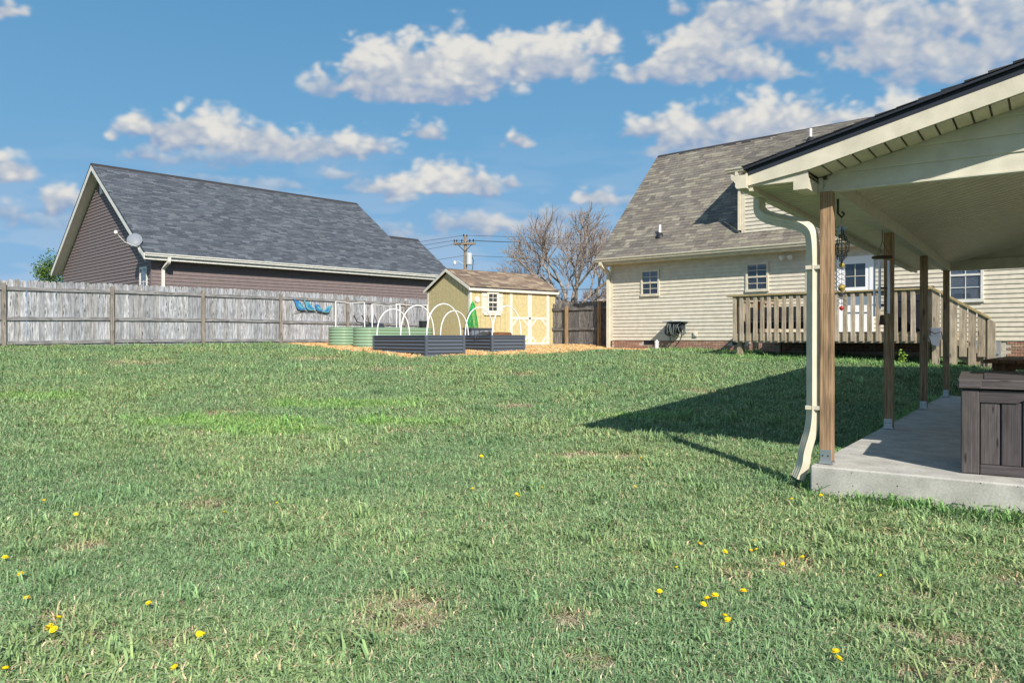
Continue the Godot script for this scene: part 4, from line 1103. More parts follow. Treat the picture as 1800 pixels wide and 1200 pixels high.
# ------------------------------------------------------------------ deck
func make_deck() -> void:
	var by := 0.70
	var yaw := -41.3
	var org := P(3.16, by, 24.0)
	var o := thing("deck", "raised timber deck with tan picket railing and steps behind the house", "deck", org, yaw)
	var x0 := 5.37; var x1 := 9.67; var z := 2.74
	var fl := 1.37 - by; var rt := 2.27 - by
	# floor boards run along the house
	var zz := 0.03
	while zz < z - 0.05:
		part(o, "floor_board", bx(Vector3(x0, fl - 0.03, zz), Vector3(x1, fl, zz + 0.135)), M["deck%d" % (R.randi() % 3)]); zz += 0.1405
	part(o, "rim_joist", bx(Vector3(x0, fl - 0.24, z - 0.045), Vector3(x1, fl - 0.032, z)), M.deck1)
	part(o, "rim_joist", bx(Vector3(x0 + 0.002, fl - 0.24, 0.03), Vector3(x0 + 0.045, fl - 0.032, z - 0.047)), M.deck1)
	part(o, "rim_joist", bx(Vector3(x1 - 0.045, fl - 0.24, 0.03), Vector3(x1, fl - 0.032, z - 0.047)), M.deck1)
	var j := x0 + 0.4
	while j < x1 - 0.1:
		part(o, "joist", bx(Vector3(j, fl - 0.22, 0.03), Vector3(j + 0.038, fl - 0.032, z - 0.047)), M.deck1); j += 0.4
	# posts
	for p in [[x0 + 0.12, z - 0.14], [x0 + 2.2, z - 0.14], [x1 - 0.12, z - 0.14], [x0 + 0.12, 0.2], [x1 - 0.12, 0.2]]:
		part(o, "post", bx(Vector3(p[0] - 0.06, -0.4, p[1] - 0.06), Vector3(p[0] + 0.06, fl - 0.032, p[1] + 0.06)), M.deck1)
	for p in [[x0 + 0.05, z - 0.09], [x0 + 2.2, z - 0.09], [x1 - 0.05, z - 0.09], [x0 + 0.05, 0.1]]:
		part(o, "rail_post", bx(Vector3(p[0] - 0.045, fl, p[1] - 0.045), Vector3(p[0] + 0.045, rt - 0.04, p[1] + 0.045)), M.deck0)
	# railing: flat cap, two rails, pickets nailed outside
	part(o, "top_rail", cbx(Vector3(x0 - 0.14, rt - 0.038, z - 0.12), Vector3(x1 + 0.02, rt, z + 0.07), 0.004), M.deck_rail)
	part(o, "top_rail", cbx(Vector3(x0 - 0.09, rt - 0.038, 0.03), Vector3(x0 + 0.08, rt, z - 0.122), 0.004), M.deck_rail)
	part(o, "rail", bx(Vector3(x0, rt - 0.13, z - 0.038), Vector3(x1, rt - 0.04, z)), M.deck1)
	part(o, "rail", bx(Vector3(x0 + 0.002, rt - 0.13, 0.03), Vector3(x0 + 0.038, rt - 0.04, z - 0.04)), M.deck1)
	var pk := []
	for k in 4: pk.append(bx(Vector3(-0.044, 1.17 - by, 0.002), Vector3(0.044, rt - 0.039, 0.04)).mesh())
	var x := x0 + 0.05
	while x < x1:
		var q := part(o, "picket", pk[R.randi() % 4], M["deck%d" % (R.randi() % 3)]); q.position = Vector3(x, R.randf_range(-0.008, 0.0), z); q.rotation.z = R.randf_range(-0.008, 0.008)
		x += 0.171
	var pz := 0.2
	while pz < z - 0.1:
		var q := part(o, "picket", pk[R.randi() % 4], M["deck%d" % (R.randi() % 3)]); q.position = Vector3(x0, R.randf_range(-0.008, 0.0), pz); q.rotation.y = -PI / 2
		pz += 0.171
	# steps down at the end
	var tr := 1.10
	var gd := gy(3.16 + 0.7513 * 10.6 - 0.66 * 2.3, 24.0 - 0.66 * 10.6 - 0.7513 * 2.3) - by
	for k in 4:
		var f := float(k + 1) / 5.0
		part(o, "tread", bx(Vector3(x1 + (k) * 0.27, lerpf(fl, gd, f) - 0.04, z - 1.2), Vector3(x1 + (k + 1) * 0.27 + 0.02, lerpf(fl, gd, f), z - 0.04)), M.deck1)
	for s in [z - 0.04, z - 1.24]:
		var st := MB.new()
		st.prism(PackedVector2Array([Vector2(x1, fl - 0.3), Vector2(x1 + 1.1, gd - 0.15), Vector2(x1 + 1.1, gd + 0.1), Vector2(x1, fl - 0.04)]), s - 0.036, s, Vector3(1, 0, 0))
		part(o, "stringer", st, M.deck1)
	var ry := func(t: float) -> float: return rt - 0.02 - t * 0.62
	for s in [z]:
		var cap := MB.new()
		cap.prism(PackedVector2Array([Vector2(x1 - 0.03, ry.call(-0.03)), Vector2(x1 + tr - 0.06, ry.call(tr - 0.06)), Vector2(x1 + tr - 0.06, ry.call(tr - 0.06) + 0.045), Vector2(x1 - 0.03, ry.call(-0.03) + 0.045)]), s - 0.09, s + 0.06, Vector3(1, 0, 0))
		part(o, "stair_rail", cap, M.deck_rail)
		part(o, "newel", bx(Vector3(x1 + tr - 0.16, gd - 0.2, s - 0.092), Vector3(x1 + tr - 0.07, ry.call(tr - 0.11) - 0.01, s - 0.002)), M.deck0)
		var k := 0
		var t := 0.10
		while t < tr - 0.02:
			var m := MB.new(); m.off = Vector2(R.randf() * 5, R.randf() * 5)
			var lo := gd + 0.02 if k % 2 == 0 else gd + 0.22
			m.prism(PackedVector2Array([Vector2(x1 + t - 0.066, lo), Vector2(x1 + t + 0.066, lo), Vector2(x1 + t + 0.066, ry.call(t + 0.066) - 0.002), Vector2(x1 + t - 0.066, ry.call(t - 0.066) - 0.002)]), s + 0.002, s + 0.032)
			part(o, "stair_picket", m, M["deck%d" % (R.randi() % 3)])
			t += 0.158 if k % 3 != 2 else 0.172
			k += 1
	# things on the deck
	var B := Basis(Vector3.UP, deg_to_rad(yaw))
	var so := thing("patio_sofa", "dark framed patio sofa with navy cushions behind the deck railing", "sofa", org + B * Vector3(6.45, fl, 1.75), yaw)
	part(so, "base", cbx(Vector3(-0.95, 0.1, -0.4), Vector3(0.95, 0.30, 0.4), 0.02), M.sofa_frame)
	part(so, "backrest", cbx(Vector3(-0.95, 0.30, 0.28), Vector3(0.95, 0.62, 0.4), 0.02), M.sofa_frame)
	for s in [-0.89, 0.89]: part(so, "armrest", cbx(Vector3(s - 0.06, 0.30, -0.4), Vector3(s + 0.06, 0.5, 0.275), 0.02), M.sofa_frame)
	for k in 3: part(so, "cushion", cbx(Vector3(-0.82 + k * 0.55, 0.302, -0.38), Vector3(-0.28 + k * 0.55, 0.42, 0.27), 0.04), M.sofa_cushion)
	for p in [[-0.9, -0.35], [0.9, -0.35], [-0.9, 0.35], [0.9, 0.35]]: part(so, "leg", bx(Vector3(p[0] - 0.03, 0, p[1] - 0.03), Vector3(p[0] + 0.03, 0.1, p[1] + 0.03)), M.sofa_frame)
	var gr := thing("grill", "covered black barbecue grill behind the deck pickets near the steps", "grill", org + B * Vector3(9.1, fl, 1.95), yaw)
	part(gr, "cart", cbx(Vector3(-0.42, 0.0, -0.25), Vector3(0.42, 0.66, 0.25), 0.02), M.cover_black)
	var hd := MB.new(); hd.xf = Transform3D(Basis(Vector3(0, 0, 1), Vector3(0, 1, 0), Vector3(-1, 0, 0)), Vector3.ZERO)
	hd.prism(PackedVector2Array([Vector2(-0.26, 0.66), Vector2(0.26, 0.66), Vector2(0.22, 0.86), Vector2(0.08, 0.98), Vector2(-0.12, 0.99), Vector2(-0.24, 0.86)]), -0.44, 0.44, Vector3(0, 0, 1))
	part(gr, "lid_cover", hd, M.cover_black)
	part(gr, "side_shelf", cbx(Vector3(-0.72, 0.58, -0.22), Vector3(-0.43, 0.62, 0.22), 0.01), M.cover_black)
	var ch := thing("patio_chair", "white framed folding chair standing behind the deck pickets", "chair", org + B * Vector3(8.05, fl, 2.05), yaw + 20)
	for s in [-0.24, 0.24]:
		var l := MB.new(); l.tube([Vector3(s, 0, -0.22), Vector3(s, 0.85, 0.25)], 0.014, -1, 6); part(ch, "leg", l, M.white_trim)
		var l2 := MB.new(); l2.tube([Vector3(s, 0, 0.25), Vector3(s, 0.45, -0.22)], 0.014, -1, 6); part(ch, "leg", l2, M.white_trim)
	part(ch, "seat", cbx(Vector3(-0.24, 0.42, -0.24), Vector3(0.24, 0.45, 0.12), 0.008), M.blind)
	var bk := MB.new(); bk.prism(PackedVector2Array([Vector2(-0.24, 0.6), Vector2(0.24, 0.6), Vector2(0.24, 0.84), Vector2(-0.24, 0.84)]), 0.2, 0.22); part(ch, "backrest", bk, M.blind)
	var pl := thing("flower_pot", "small terracotta pot hung inside the deck railing", "pot", org + B * Vector3(5.95, rt - 0.34, z - 0.22), yaw)
	var pm := MB.new(); pm.lathe(Vector3.ZERO, [Vector2(0.001, 0), Vector2(0.07, 0), Vector2(0.095, 0.14), Vector2(0.11, 0.14), Vector2(0.11, 0.18), Vector2(0.09, 0.18), Vector2(0.085, 0.15), Vector2(0.001, 0.15)], 14); part(pl, "bowl", pm, mat("terracotta", 196, 110, 70, 0.8))
	var hk := MB.new(); hk.tube([Vector3(0, 0.15, 0.08), Vector3(0, 0.33, 0.10), Vector3(0, 0.35, 0.16)], 0.006, -1, 5); part(pl, "hanger", hk, M.dark_iron)
	var rl := thing("hose_holder", "grey plastic hose holder fixed to the deck post beside the steps", "hose holder", org + B * Vector3(9.78, 1.30 - by, z + 0.045), yaw)
	part(rl, "plate", cbx(Vector3(-0.09, -0.02, 0), Vector3(0.09, 0.14, 0.03), 0.006), M.tote_grey)
	var hp := MB.new(); hp.prism(PackedVector2Array([Vector2(-0.10, -0.02), Vector2(0.10, -0.02), Vector2(0.06, -0.24), Vector2(-0.05, -0.2)]), 0.03, 0.12); part(rl, "tray", hp, M.tote_grey)
	var hl := MB.new(); hl.tube([Vector3(-0.12, 0.1, 0.09), Vector3(0, 0.02, 0.14), Vector3(0.12, 0.06, 0.1), Vector3(0.14, -0.1, 0.1)], 0.014, -1, 6); part(rl, "hose", hl, M.hose_dark)

# ------------------------------------------------------------------ shed
func make_shed() -> void:
	var by := 0.97
	var yaw := 39.5
	var org := P(-1.33, by, 23.9)
	var o := thing("shed", "small yellow garden shed with white trimmed double doors", "shed", org, yaw)
	var L := 3.66; var D := 2.44; var H := 1.88; var pit := 0.50
	part(o, "core", bx(Vector3(0.02, 0.02, -D + 0.02), Vector3(L - 0.02, H, -0.012)), M.shed_paint)
	part(o, "floor_skid", bx(Vector3(0.0, -0.08, -D), Vector3(L, 0.02, 0.0)), M.pad_concrete)
	# grooved boards
	var x := 0.0
	while x < L - 0.01:
		var w := minf(0.2033, L - x)
		part(o, "board", bx(Vector3(x + 0.006, 0.02, -0.012), Vector3(x + w - 0.006, H - 0.02, 0.004)), M.shed_paint); x += 0.2033
	var gxf := Transform3D(Basis(Vector3(0, 0, 1), Vector3(0, 1, 0), Vector3(-1, 0, 0)), Vector3.ZERO)
	var top := func(u: float) -> float: return H - 0.06 + pit * minf(-u, D + u)
	for e in [0.0, L]:
		var gx := gxf if e == 0.0 else Transform3D(Basis(Vector3(0, 0, 1), Vector3(0, 1, 0), Vector3(-1, 0, 0)), Vector3(L + 0.008, 0, 0))
		for k in 12:
			var u0 := -D + k * D / 12.0 + 0.006; var u1 := -D + (k + 1) * D / 12.0 - 0.006
			var m := MB.new(); m.xf = gx
			m.prism(PackedVector2Array([Vector2(u0, 0.02), Vector2(u1, 0.02), Vector2(u1, top.call(u1)), Vector2(u0, top.call(u0))]), -0.012, 0.004)
			part(o, "board", m, M.shed_paint)
	var at := MB.new(); at.xf = gxf
	at.prism(PackedVector2Array([Vector2(-D + 0.03, H - 0.1), Vector2(-0.03, H - 0.1), Vector2(-D / 2, top.call(-D / 2) - 0.03)]), -L + 0.02, -0.014)
	part(o, "attic", at, M.shed_paint)
	for c in [[-0.012, -0.085, 0.02, 0.010], [-0.012, -D - 0.004, 0.02, -D + 0.085]]:
		part(o, "corner_trim", bx(Vector3(-0.014, 0.02, c[1]), Vector3(-0.0045, H - 0.03, c[3])), M.shed_trim)
	part(o, "corner_trim", bx(Vector3(-0.0145, 0.02, 0.0045), Vector3(0.07, H - 0.03, 0.016)), M.shed_trim)
	# roof
	var ov := 0.10
	var ev := H + 0.05 - pit * ov
	var ry := ev + pit * (D / 2 + ov)
	var rf := MB.new(); rf.xf = gxf
	rf.prism(PackedVector2Array([Vector2(ov, ev - 0.03), Vector2(ov, ev), Vector2(-D / 2, ry), Vector2(-D - ov, ev), Vector2(-D - ov, ev - 0.03), Vector2(-D / 2, ry - 0.03)]), -L - 0.08, 0.08)
	var r0 := part(o, "roof", rf, M.roof_edge)
	var sl := sqrt(1 + pit * pit)
	var cols := [Color(0.27, 0.195, 0.150), Color(0.32, 0.235, 0.175), Color(0.23, 0.17, 0.135), Color(0.40, 0.31, 0.225), Color(0.29, 0.215, 0.165), Color(0.46, 0.37, 0.26)]
	for s in [1.0, -1.0]:
		var sh := MB.new()
		var o3 := Vector3(-0.09, ev + 0.008, ov + 0.012) if s > 0 else Vector3(L + 0.09, ev + 0.008, -D - ov - 0.012)
		shingles(sh, o3, Vector3(s, 0, 0), Vector3(0, pit, -s) / sl, Vector3(0, 1, pit * s) / sl, L + 0.18, (D / 2 + ov) * sl + 0.01, 0.13, 0.30, cols)
		part(r0, "shingles", sh, M.shingle_shed).set_meta("kind", "stuff")
	for s in [0.0, 1.0]:
		var e: float = ov if s == 0.0 else -D - ov
		for ex in [0.082, -L - 0.105]:
			var rb := MB.new(); rb.xf = gxf
			rb.prism(PackedVector2Array([Vector2(e, ev - 0.10), Vector2(e, ev - 0.005), Vector2(-D / 2, ry - 0.005), Vector2(-D / 2, ry - 0.10)]), ex, ex + 0.022)
			part(o, "rake_trim", rb, M.shed_trim)
	part(o, "eave_trim", bx(Vector3(-0.08, ev - 0.11, ov - 0.02), Vector3(L + 0.08, ev - 0.031, ov)), M.shed_trim)
	part(o, "eave_soffit", bx(Vector3(-0.0, ev - 0.06, 0.018), Vector3(L, ev - 0.04, ov - 0.022)), M.shed_trim)
	# window with shutters
	var wx0 := 0.66; var wx1 := 1.12; var wy0 := 2.06 - by; var wy1 := 2.72 - by
	window(o, wx0, wx1, wy0, wy1, 0.006, 0.06, M.shed_trim, 2, 0.0)
	part(o, "window_sill", cbx(Vector3(wx0 - 0.12, wy0 - 0.09, 0.006), Vector3(wx1 + 0.10, wy0 - 0.022, 0.05), 0.005), M.shed_trim)
	for s in [[wx0 - 0.19, wx0 - 0.012], [wx1 + 0.012, wx1 + 0.19]]:
		var sm := MB.new()
		for k in 2:
			var w: float = (s[1] - s[0]) / 2
			sm.box2(Vector3(s[0] + k * w + 0.003, wy0 - 0.02, 0.006), Vector3(s[0] + (k + 1) * w - 0.003, wy1 - 0.02, 0.022))
		var st := part(o, "shutter", sm, M.shed_trim)
		for yb in [wy0 + 0.05, wy1 - 0.16]: part(st, "batten", bx(Vector3(s[0] + 0.006, yb, 0.023), Vector3(s[1] - 0.006, yb + 0.05, 0.036)), M.shed_trim)
	# double doors: frame, stiles, rails and corner braces
	var dx0 := 1.62; var dx1 := 3.34; var dy1 := 2.79 - by; var mid := 1.90 - by
	var cx := (dx0 + dx1) / 2
	part(o, "door_frame", bx(Vector3(dx0 - 0.01, 0.02, 0.0055), Vector3(dx0 + 0.10, dy1, 0.03)), M.shed_trim)
	part(o, "door_frame", bx(Vector3(dx1 - 0.10, 0.02, 0.0055), Vector3(dx1 + 0.01, dy1, 0.03)), M.shed_trim)
	for s in [-1.0, 1.0]:
		var a: float = cx + s * 0.006; var b: float = dx0 + 0.105 if s < 0 else dx1 - 0.105
		var lo := minf(a, b); var hi := maxf(a, b)
		var leaf := part(o, "door", bx(Vector3(lo, 0.04, 0.0055), Vector3(hi, dy1 - 0.03, 0.014)), M.shed_paint)
		part(leaf, "stile", bx(Vector3(a if s > 0 else a - 0.08, 0.04, 0.0145), Vector3(a + 0.08 if s > 0 else a, dy1 - 0.03, 0.028)), M.shed_trim)
		var i0 := lo + (0.08 if s > 0 else 0.0); var i1 := hi - (0.08 if s < 0 else 0.0)
		part(leaf, "rail", bx(Vector3(i0 + 0.001, mid - 0.04, 0.0145), Vector3(i1 - 0.001, mid + 0.04, 0.027)), M.shed_trim)
		part(leaf, "rail", bx(Vector3(i0 + 0.001, 0.041, 0.0145), Vector3(i1 - 0.001, 0.12, 0.027)), M.shed_trim)
		for q in [[i0, mid - 0.04, 1, -1], [i1, mid - 0.04, -1, -1], [i0, 0.12, 1, 1], [i1, 0.12, -1, 1]]:
			var br := MB.new()
			var d := 0.24; var w := 0.085
			br.prism(PackedVector2Array([Vector2(q[0], q[1] + q[3] * d), Vector2(q[0], q[1] + q[3] * (d - w)), Vector2(q[0] + q[2] * (d - w), q[1]), Vector2(q[0] + q[2] * d, q[1])]), 0.0146, 0.025)
			part(leaf, "brace", br, M.shed_trim)
	part(o, "latch", cbx(Vector3(cx - 0.05, mid - 0.015, 0.029), Vector3(cx + 0.05, mid + 0.025, 0.045), 0.004), M.dark_iron)
	for q in [[dx1 - 0.02, 0.25], [dx1 - 0.02, mid], [dx1 - 0.02, dy1 - 0.2], [dx0 + 0.02, 0.25], [dx0 + 0.02, dy1 - 0.2]]:
		part(o, "hinge", bx(Vector3(q[0] - 0.03, q[1] - 0.03, 0.0305), Vector3(q[0] + 0.03, q[1] + 0.03, 0.036)), M.shed_trim)
	# round thermometer on the wall
	var B := Basis(Vector3.UP, deg_to_rad(yaw))
	var th := thing("wall_thermometer", "round white dial hung on the yellow shed beside the window", "thermometer", org + B * Vector3(0.27, 2.47 - by, 0.006), yaw)
	var tm := MB.new(); tm.xf = Transform3D(Basis.from_euler(Vector3(PI / 2, 0, 0)), Vector3.ZERO)
	tm.lathe(Vector3.ZERO, [Vector2(0.001, 0.0), Vector2(0.095, 0.0), Vector2(0.10, 0.02), Vector2(0.09, 0.035), Vector2(0.08, 0.028), Vector2(0.001, 0.028)], 20)
	part(th, "rim", tm, M.white_paint)
	part(th, "needle", bx(Vector3(-0.004, -0.02, 0.029), Vector3(0.004, 0.05, 0.032)), M.dark_iron)
	# ramp slab before the doors
	var pd := thing("concrete_pad", "low weathered concrete pad in front of the shed doors", "pad", org + B * Vector3(0, -0.015, 0), yaw)
	for k in 2: part(pd, "slab", cbx(Vector3(1.45 + k * 1.36, -0.12, 0.03), Vector3(2.80 + k * 1.36, 0.075, 1.0), 0.012), M.pad_concrete)

# ------------------------------------------------------------------ raised beds
func corrugated(m: MB, path: Array, y0: float, y1: float, ribs: int, amp: float, closed := false) -> void:
	# path: points in plan (x, z), counter-clockwise seen from above; the sheet's ribs run level
	var n := path.size()
	var nor := []
	for i in n:
		var a: Vector2 = path[(i + n - 1) % n] if closed or i > 0 else path[i]
		var b: Vector2 = path[(i + 1) % n] if closed or i < n - 1 else path[i]
		var d := (b - a).normalized(); nor.append(Vector2(-d.y, d.x))
	var steps := ribs * 8
	for j in steps:
		var f0 := float(j) / steps; var f1 := float(j + 1) / steps
		var o0 := amp * pow(sin(f0 * ribs * PI), 2); var o1 := amp * pow(sin(f1 * ribs * PI), 2)
		var s0 := amp * ribs * PI * sin(2 * f0 * ribs * PI) / (y1 - y0); var s1 := amp * ribs * PI * sin(2 * f1 * ribs * PI) / (y1 - y0)
		for i in (n if closed else n - 1):
			var k := (i + 1) % n
			var A: Vector2 = path[i]; var Bq: Vector2 = path[k]; var na: Vector2 = nor[i]; var nb: Vector2 = nor[k]
			var a0 := Vector3(A.x + na.x * o0, lerpf(y0, y1, f0), A.y + na.y * o0); var b0 := Vector3(Bq.x + nb.x * o0, a0.y, Bq.y + nb.y * o0)
			var a1 := Vector3(A.x + na.x * o1, lerpf(y0, y1, f1), A.y + na.y * o1); var b1 := Vector3(Bq.x + nb.x * o1, a1.y, Bq.y + nb.y * o1)
			var A0 := Vector3(na.x, -s0, na.y).normalized(); var B0 := Vector3(nb.x, -s0, nb.y).normalized(); var A1 := Vector3(na.x, -s1, na.y).normalized(); var B1 := Vector3(nb.x, -s1, nb.y).normalized()
			m.tris(a0, b0, b1, A0, B0, B1); m.tris(a0, b1, a1, A0, B1, A1)

func make_beds() -> void:
	var hoops := 0
	for q in [[-2.157, 19.0, "dark grey corrugated raised bed with three hoops, cornered toward the lawn", 0.79, 1.17, ["at its lawn end", "at its middle", "at its far end"], "dark bed without logs"],
			[-0.54, 20.55, "dark grey corrugated raised bed holding logs and hose before the shed", 0.80, 1.14, ["at its lawn end", "at its middle", "at its far end"], "dark bed holding logs"]]:
		var by: float = q[3]
		var W: float = q[4]; var D := 2.6; var H := 0.52
		var at := P(q[0], by, q[1])
		var o := thing("raised_bed", q[2], "raised bed", at, 40, "dark steel raised beds")
		for s in [[Vector2(0.03, 0.0), Vector2(W - 0.03, 0.0)], [Vector2(W, -0.03), Vector2(W, -D + 0.03)], [Vector2(W - 0.03, -D), Vector2(0.03, -D)], [Vector2(0, -D + 0.03), Vector2(0, -0.03)]]:
			var m := MB.new()
			corrugated(m, s, -0.06, H - 0.03, 6, 0.028)
			part(o, "panel", m, M.bed_steel)
		for c in [[0, 0], [W, 0], [0, -D], [W, -D]]:
			part(o, "corner_post", cbx(Vector3(c[0] - 0.035, -0.08, c[1] - 0.035), Vector3(c[0] + 0.035, H - 0.005, c[1] + 0.035), 0.008), M.bed_steel)
		part(o, "rim", bx(Vector3(0.036, H - 0.03, -0.012), Vector3(W - 0.036, H, 0.032)), M.bed_steel)
		part(o, "rim", bx(Vector3(0.036, H - 0.03, -D - 0.032), Vector3(W - 0.036, H, -D + 0.012)), M.bed_steel)
		part(o, "rim", bx(Vector3(-0.032, H - 0.03, -D + 0.036), Vector3(0.012, H, -0.036)), M.bed_steel)
		part(o, "rim", bx(Vector3(W - 0.012, H - 0.03, -D + 0.036), Vector3(W + 0.032, H, -0.036)), M.bed_steel)
		part(o, "soil", bx(Vector3(0.013, 0.0, -D + 0.013), Vector3(W - 0.013, H - 0.07, -0.013)), M.soil)
		var B := Basis(Vector3.UP, deg_to_rad(40))
		for k in 3:
			var z: float = [-0.06, -D / 2, -D + 0.06][k]
			var pts := []
			var hh: float = [0.80, 0.80, 0.74][k]
			for j in 25:
				var f := j / 24.0
				var an := PI * f
				pts.append(Vector3(W / 2 - cos(an) * (W / 2 - 0.05), -0.16 + pow(sin(an), 0.72) * (hh + 0.16), R.randf_range(-0.003, 0.003)))
			var m := MB.new(); m.tube(pts, 0.017, -1, 8)
			solo("hoop", "white hoop over the %s, %s" % [q[6], q[5][k]], "hoop", m, M.pipe_white, at + B * Vector3(0, H, z), 40, "white hoops over the dark beds")
	# green oval beds
	var ax := Vector2(0.707, 0.707)
	for q in [[-4.35, 22.9, 0.865, "long green oval corrugated bed behind the dark bed, beneath a black bucket", 0.69], [-5.35, 24.0, 0.89, "green oval corrugated bed closest to the fence", 0.69]]:
		var by: float = q[2]
		var o := thing("raised_bed", q[3], "raised bed", P(q[0], by, q[1]), 45, "green oval raised beds")
		var path := []
		for k in 13:
			var an := PI / 2 + PI * k / 12.0; path.append(Vector2(cos(an) * 0.45, -sin(an) * 0.45))
		for k in 13:
			var an := -PI / 2 + PI * k / 12.0; path.append(Vector2(1.9 + cos(an) * 0.45, -sin(an) * 0.45))
		var m := MB.new()
		corrugated(m, path, -0.06, q[4] - 0.02, 8, 0.022, true)
		part(o, "wall", m, M.bed_green)
		var rim := []
		for p in path: rim.append(Vector3(p.x, q[4] - 0.012, p.y))
		var rm := MB.new(); rm.tube(rim, 0.016, -1, 8, true); part(o, "rim", rm, M.bed_green)
		var sp := PackedVector2Array()
		for p in path: sp.append(Vector2(p.x, -p.y) * 0.985)
		var s := MB.new(); s.xf = Transform3D(Basis.from_euler(Vector3(-PI / 2, 0, 0)), Vector3.ZERO); s.prism(sp, 0.05, q[4] - 0.08); part(o, "soil", s, M.soil)
	# pipe trellises standing in the green beds
	var tl := [["white pipe trellis frame at the rounded end of the green bed by the fence", -5.35, 24.0, 0.89 + 0.6, -0.28, 0.80, 0.90], ["white pipe trellis frame at the far half of the green bed by the fence", -5.35, 24.0, 0.89 + 0.6, 1.09, 2.2, 0.86], ["white pipe trellis frame on the green bed next to the bucket", -4.35, 22.9, 0.865 + 0.6, 1.05, 2.28, 0.84]]
	for q in tl:
		var o := thing("trellis", q[0], "trellis", P(q[1], q[3], q[2]), 45, "white pipe trellises")
		for x in [q[4], q[5]]:
			var m := MB.new(); m.tube([Vector3(x, -0.2, 0), Vector3(x + R.randf_range(-0.02, 0.02), q[6], 0)], 0.019, -1, 8); part(o, "upright", m, M.pipe_white)
		var m2 := MB.new(); m2.tube([Vector3(q[4], q[6], 0), Vector3(lerpf(q[4], q[5], 0.5), q[6] - 0.035, 0), Vector3(q[5], q[6], 0)], 0.011, -1, 6); part(o, "crossbar", m2, M.pipe_white)
	# bucket
	var bk := thing("bucket", "black plastic bucket standing on the soil of the long green bed", "bucket", P(-2.86, 0.865 + 0.61, 24.36), 20)
	var bm := MB.new(); bm.lathe(Vector3.ZERO, [Vector2(0.001, 0), Vector2(0.12, 0), Vector2(0.145, 0.29), Vector2(0.155, 0.29), Vector2(0.155, 0.31), Vector2(0.138, 0.31), Vector2(0.115, 0.02), Vector2(0.001, 0.02)], 18); part(bk, "pail", bm, M.black_plastic)
	var hm := MB.new(); var hp := []
	for k in 13: hp.append(Vector3(cos(PI * k / 12.0) * 0.15, 0.28 + sin(PI * k / 12.0) * 0.06, 0.02))
	hm.tube(hp, 0.004, -1, 5); part(bk, "handle", hm, M.wire_steel)
	# wheelbarrow stood on its nose against the fence
	var wb := thing("wheelbarrow", "dark wheelbarrow tipped up between the green beds and the fence", "wheelbarrow", P(-5.0, 1.0, 26.3), 40)
	var tb := MB.new(); tb.xf = Transform3D(Basis.from_euler(Vector3(0, 0, 0.14)), Vector3(0.2, 0.42, 0))
	tb.lathe(Vector3.ZERO, [Vector2(0.50, -0.02), Vector2(0.48, 0.03), Vector2(0.42, 0.16), Vector2(0.34, 0.28), Vector2(0.22, 0.33), Vector2(0.001, 0.34)], 20)
	part(wb, "tub", tb, M.tub_dark)
	for s in [-0.28, 0.28]:
		var h := MB.new(); h.tube([Vector3(0.5, 0.72, s * 0.7), Vector3(-0.05, 0.74, s), Vector3(-0.28, 0.80, s), Vector3(-0.40, 1.02, s)], 0.02, -1, 7); part(wb, "handle", h, M.dark_iron)
		var l := MB.new(); l.tube([Vector3(0.02, 0.70, s), Vector3(0.10, 1.04, s * 0.9), Vector3(0.2, 0.74, s)], 0.014, -1, 6); part(wb, "leg", l, M.dark_iron)
	var wh := MB.new(); var wp := []
	for k in 20: wp.append(Vector3(0.72 + cos(TAU * k / 20) * 0.15, 0.2 + sin(TAU * k / 20) * 0.15, 0))
	wh.tube(wp, 0.04, -1, 8, true); part(wb, "wheel", wh, M.black_plastic)
	# grey tote with a stack of green plant cages standing in it
	var tp := P(-1.06, 0.93, 23.68)
	var to := thing("storage_tote", "grey plastic storage tote standing against the yellow shed wall", "tote", tp, 39.5)
	var tm := MB.new()
	tm.prism(PackedVector2Array([Vector2(-0.36, 0), Vector2(0.36, 0), Vector2(0.41, 0.60), Vector2(0.385, 0.60), Vector2(0.34, 0.03), Vector2(-0.34, 0.03), Vector2(-0.385, 0.60), Vector2(-0.41, 0.60)]), -0.18, 0.18)
	tm.prism(PackedVector2Array([Vector2(-0.359, 0.001), Vector2(0.359, 0.001), Vector2(0.408, 0.60), Vector2(-0.408, 0.60)]), 0.181, 0.2); tm.prism(PackedVector2Array([Vector2(-0.359, 0.001), Vector2(0.359, 0.001), Vector2(0.408, 0.60), Vector2(-0.408, 0.60)]), -0.2, -0.181)
	part(to, "tub", tm, M.tote_grey)
	for r in [[-0.44, 0.44, 0.2005, 0.225], [-0.44, 0.44, -0.225, -0.2005]]: part(to, "rim", bx(Vector3(r[0], 0.57, r[2]), Vector3(r[1], 0.62, r[3])), M.tote_lid)
	for s in [-1.0, 1.0]: part(to, "rim", bx(Vector3(s * 0.415, 0.57, -0.2), Vector3(s * 0.44, 0.62, 0.2)), M.tote_lid)
	part(to, "sticker", bx(Vector3(0.12, 0.44, 0.201), Vector3(0.22, 0.53, 0.204)), M.white_paint)
	for x in [-0.3, -0.12]: part(to, "rib", bx(Vector3(x, 0.05, 0.201), Vector3(x + 0.025, 0.565, 0.212)), M.tote_lid)
	var cg := thing("plant_cage", "stack of pointed green plant cages standing in the grey tote", "plant cage", tp + Basis(Vector3.UP, deg_to_rad(39.5)) * Vector3(-0.21, 0.032, 0.0), 10)
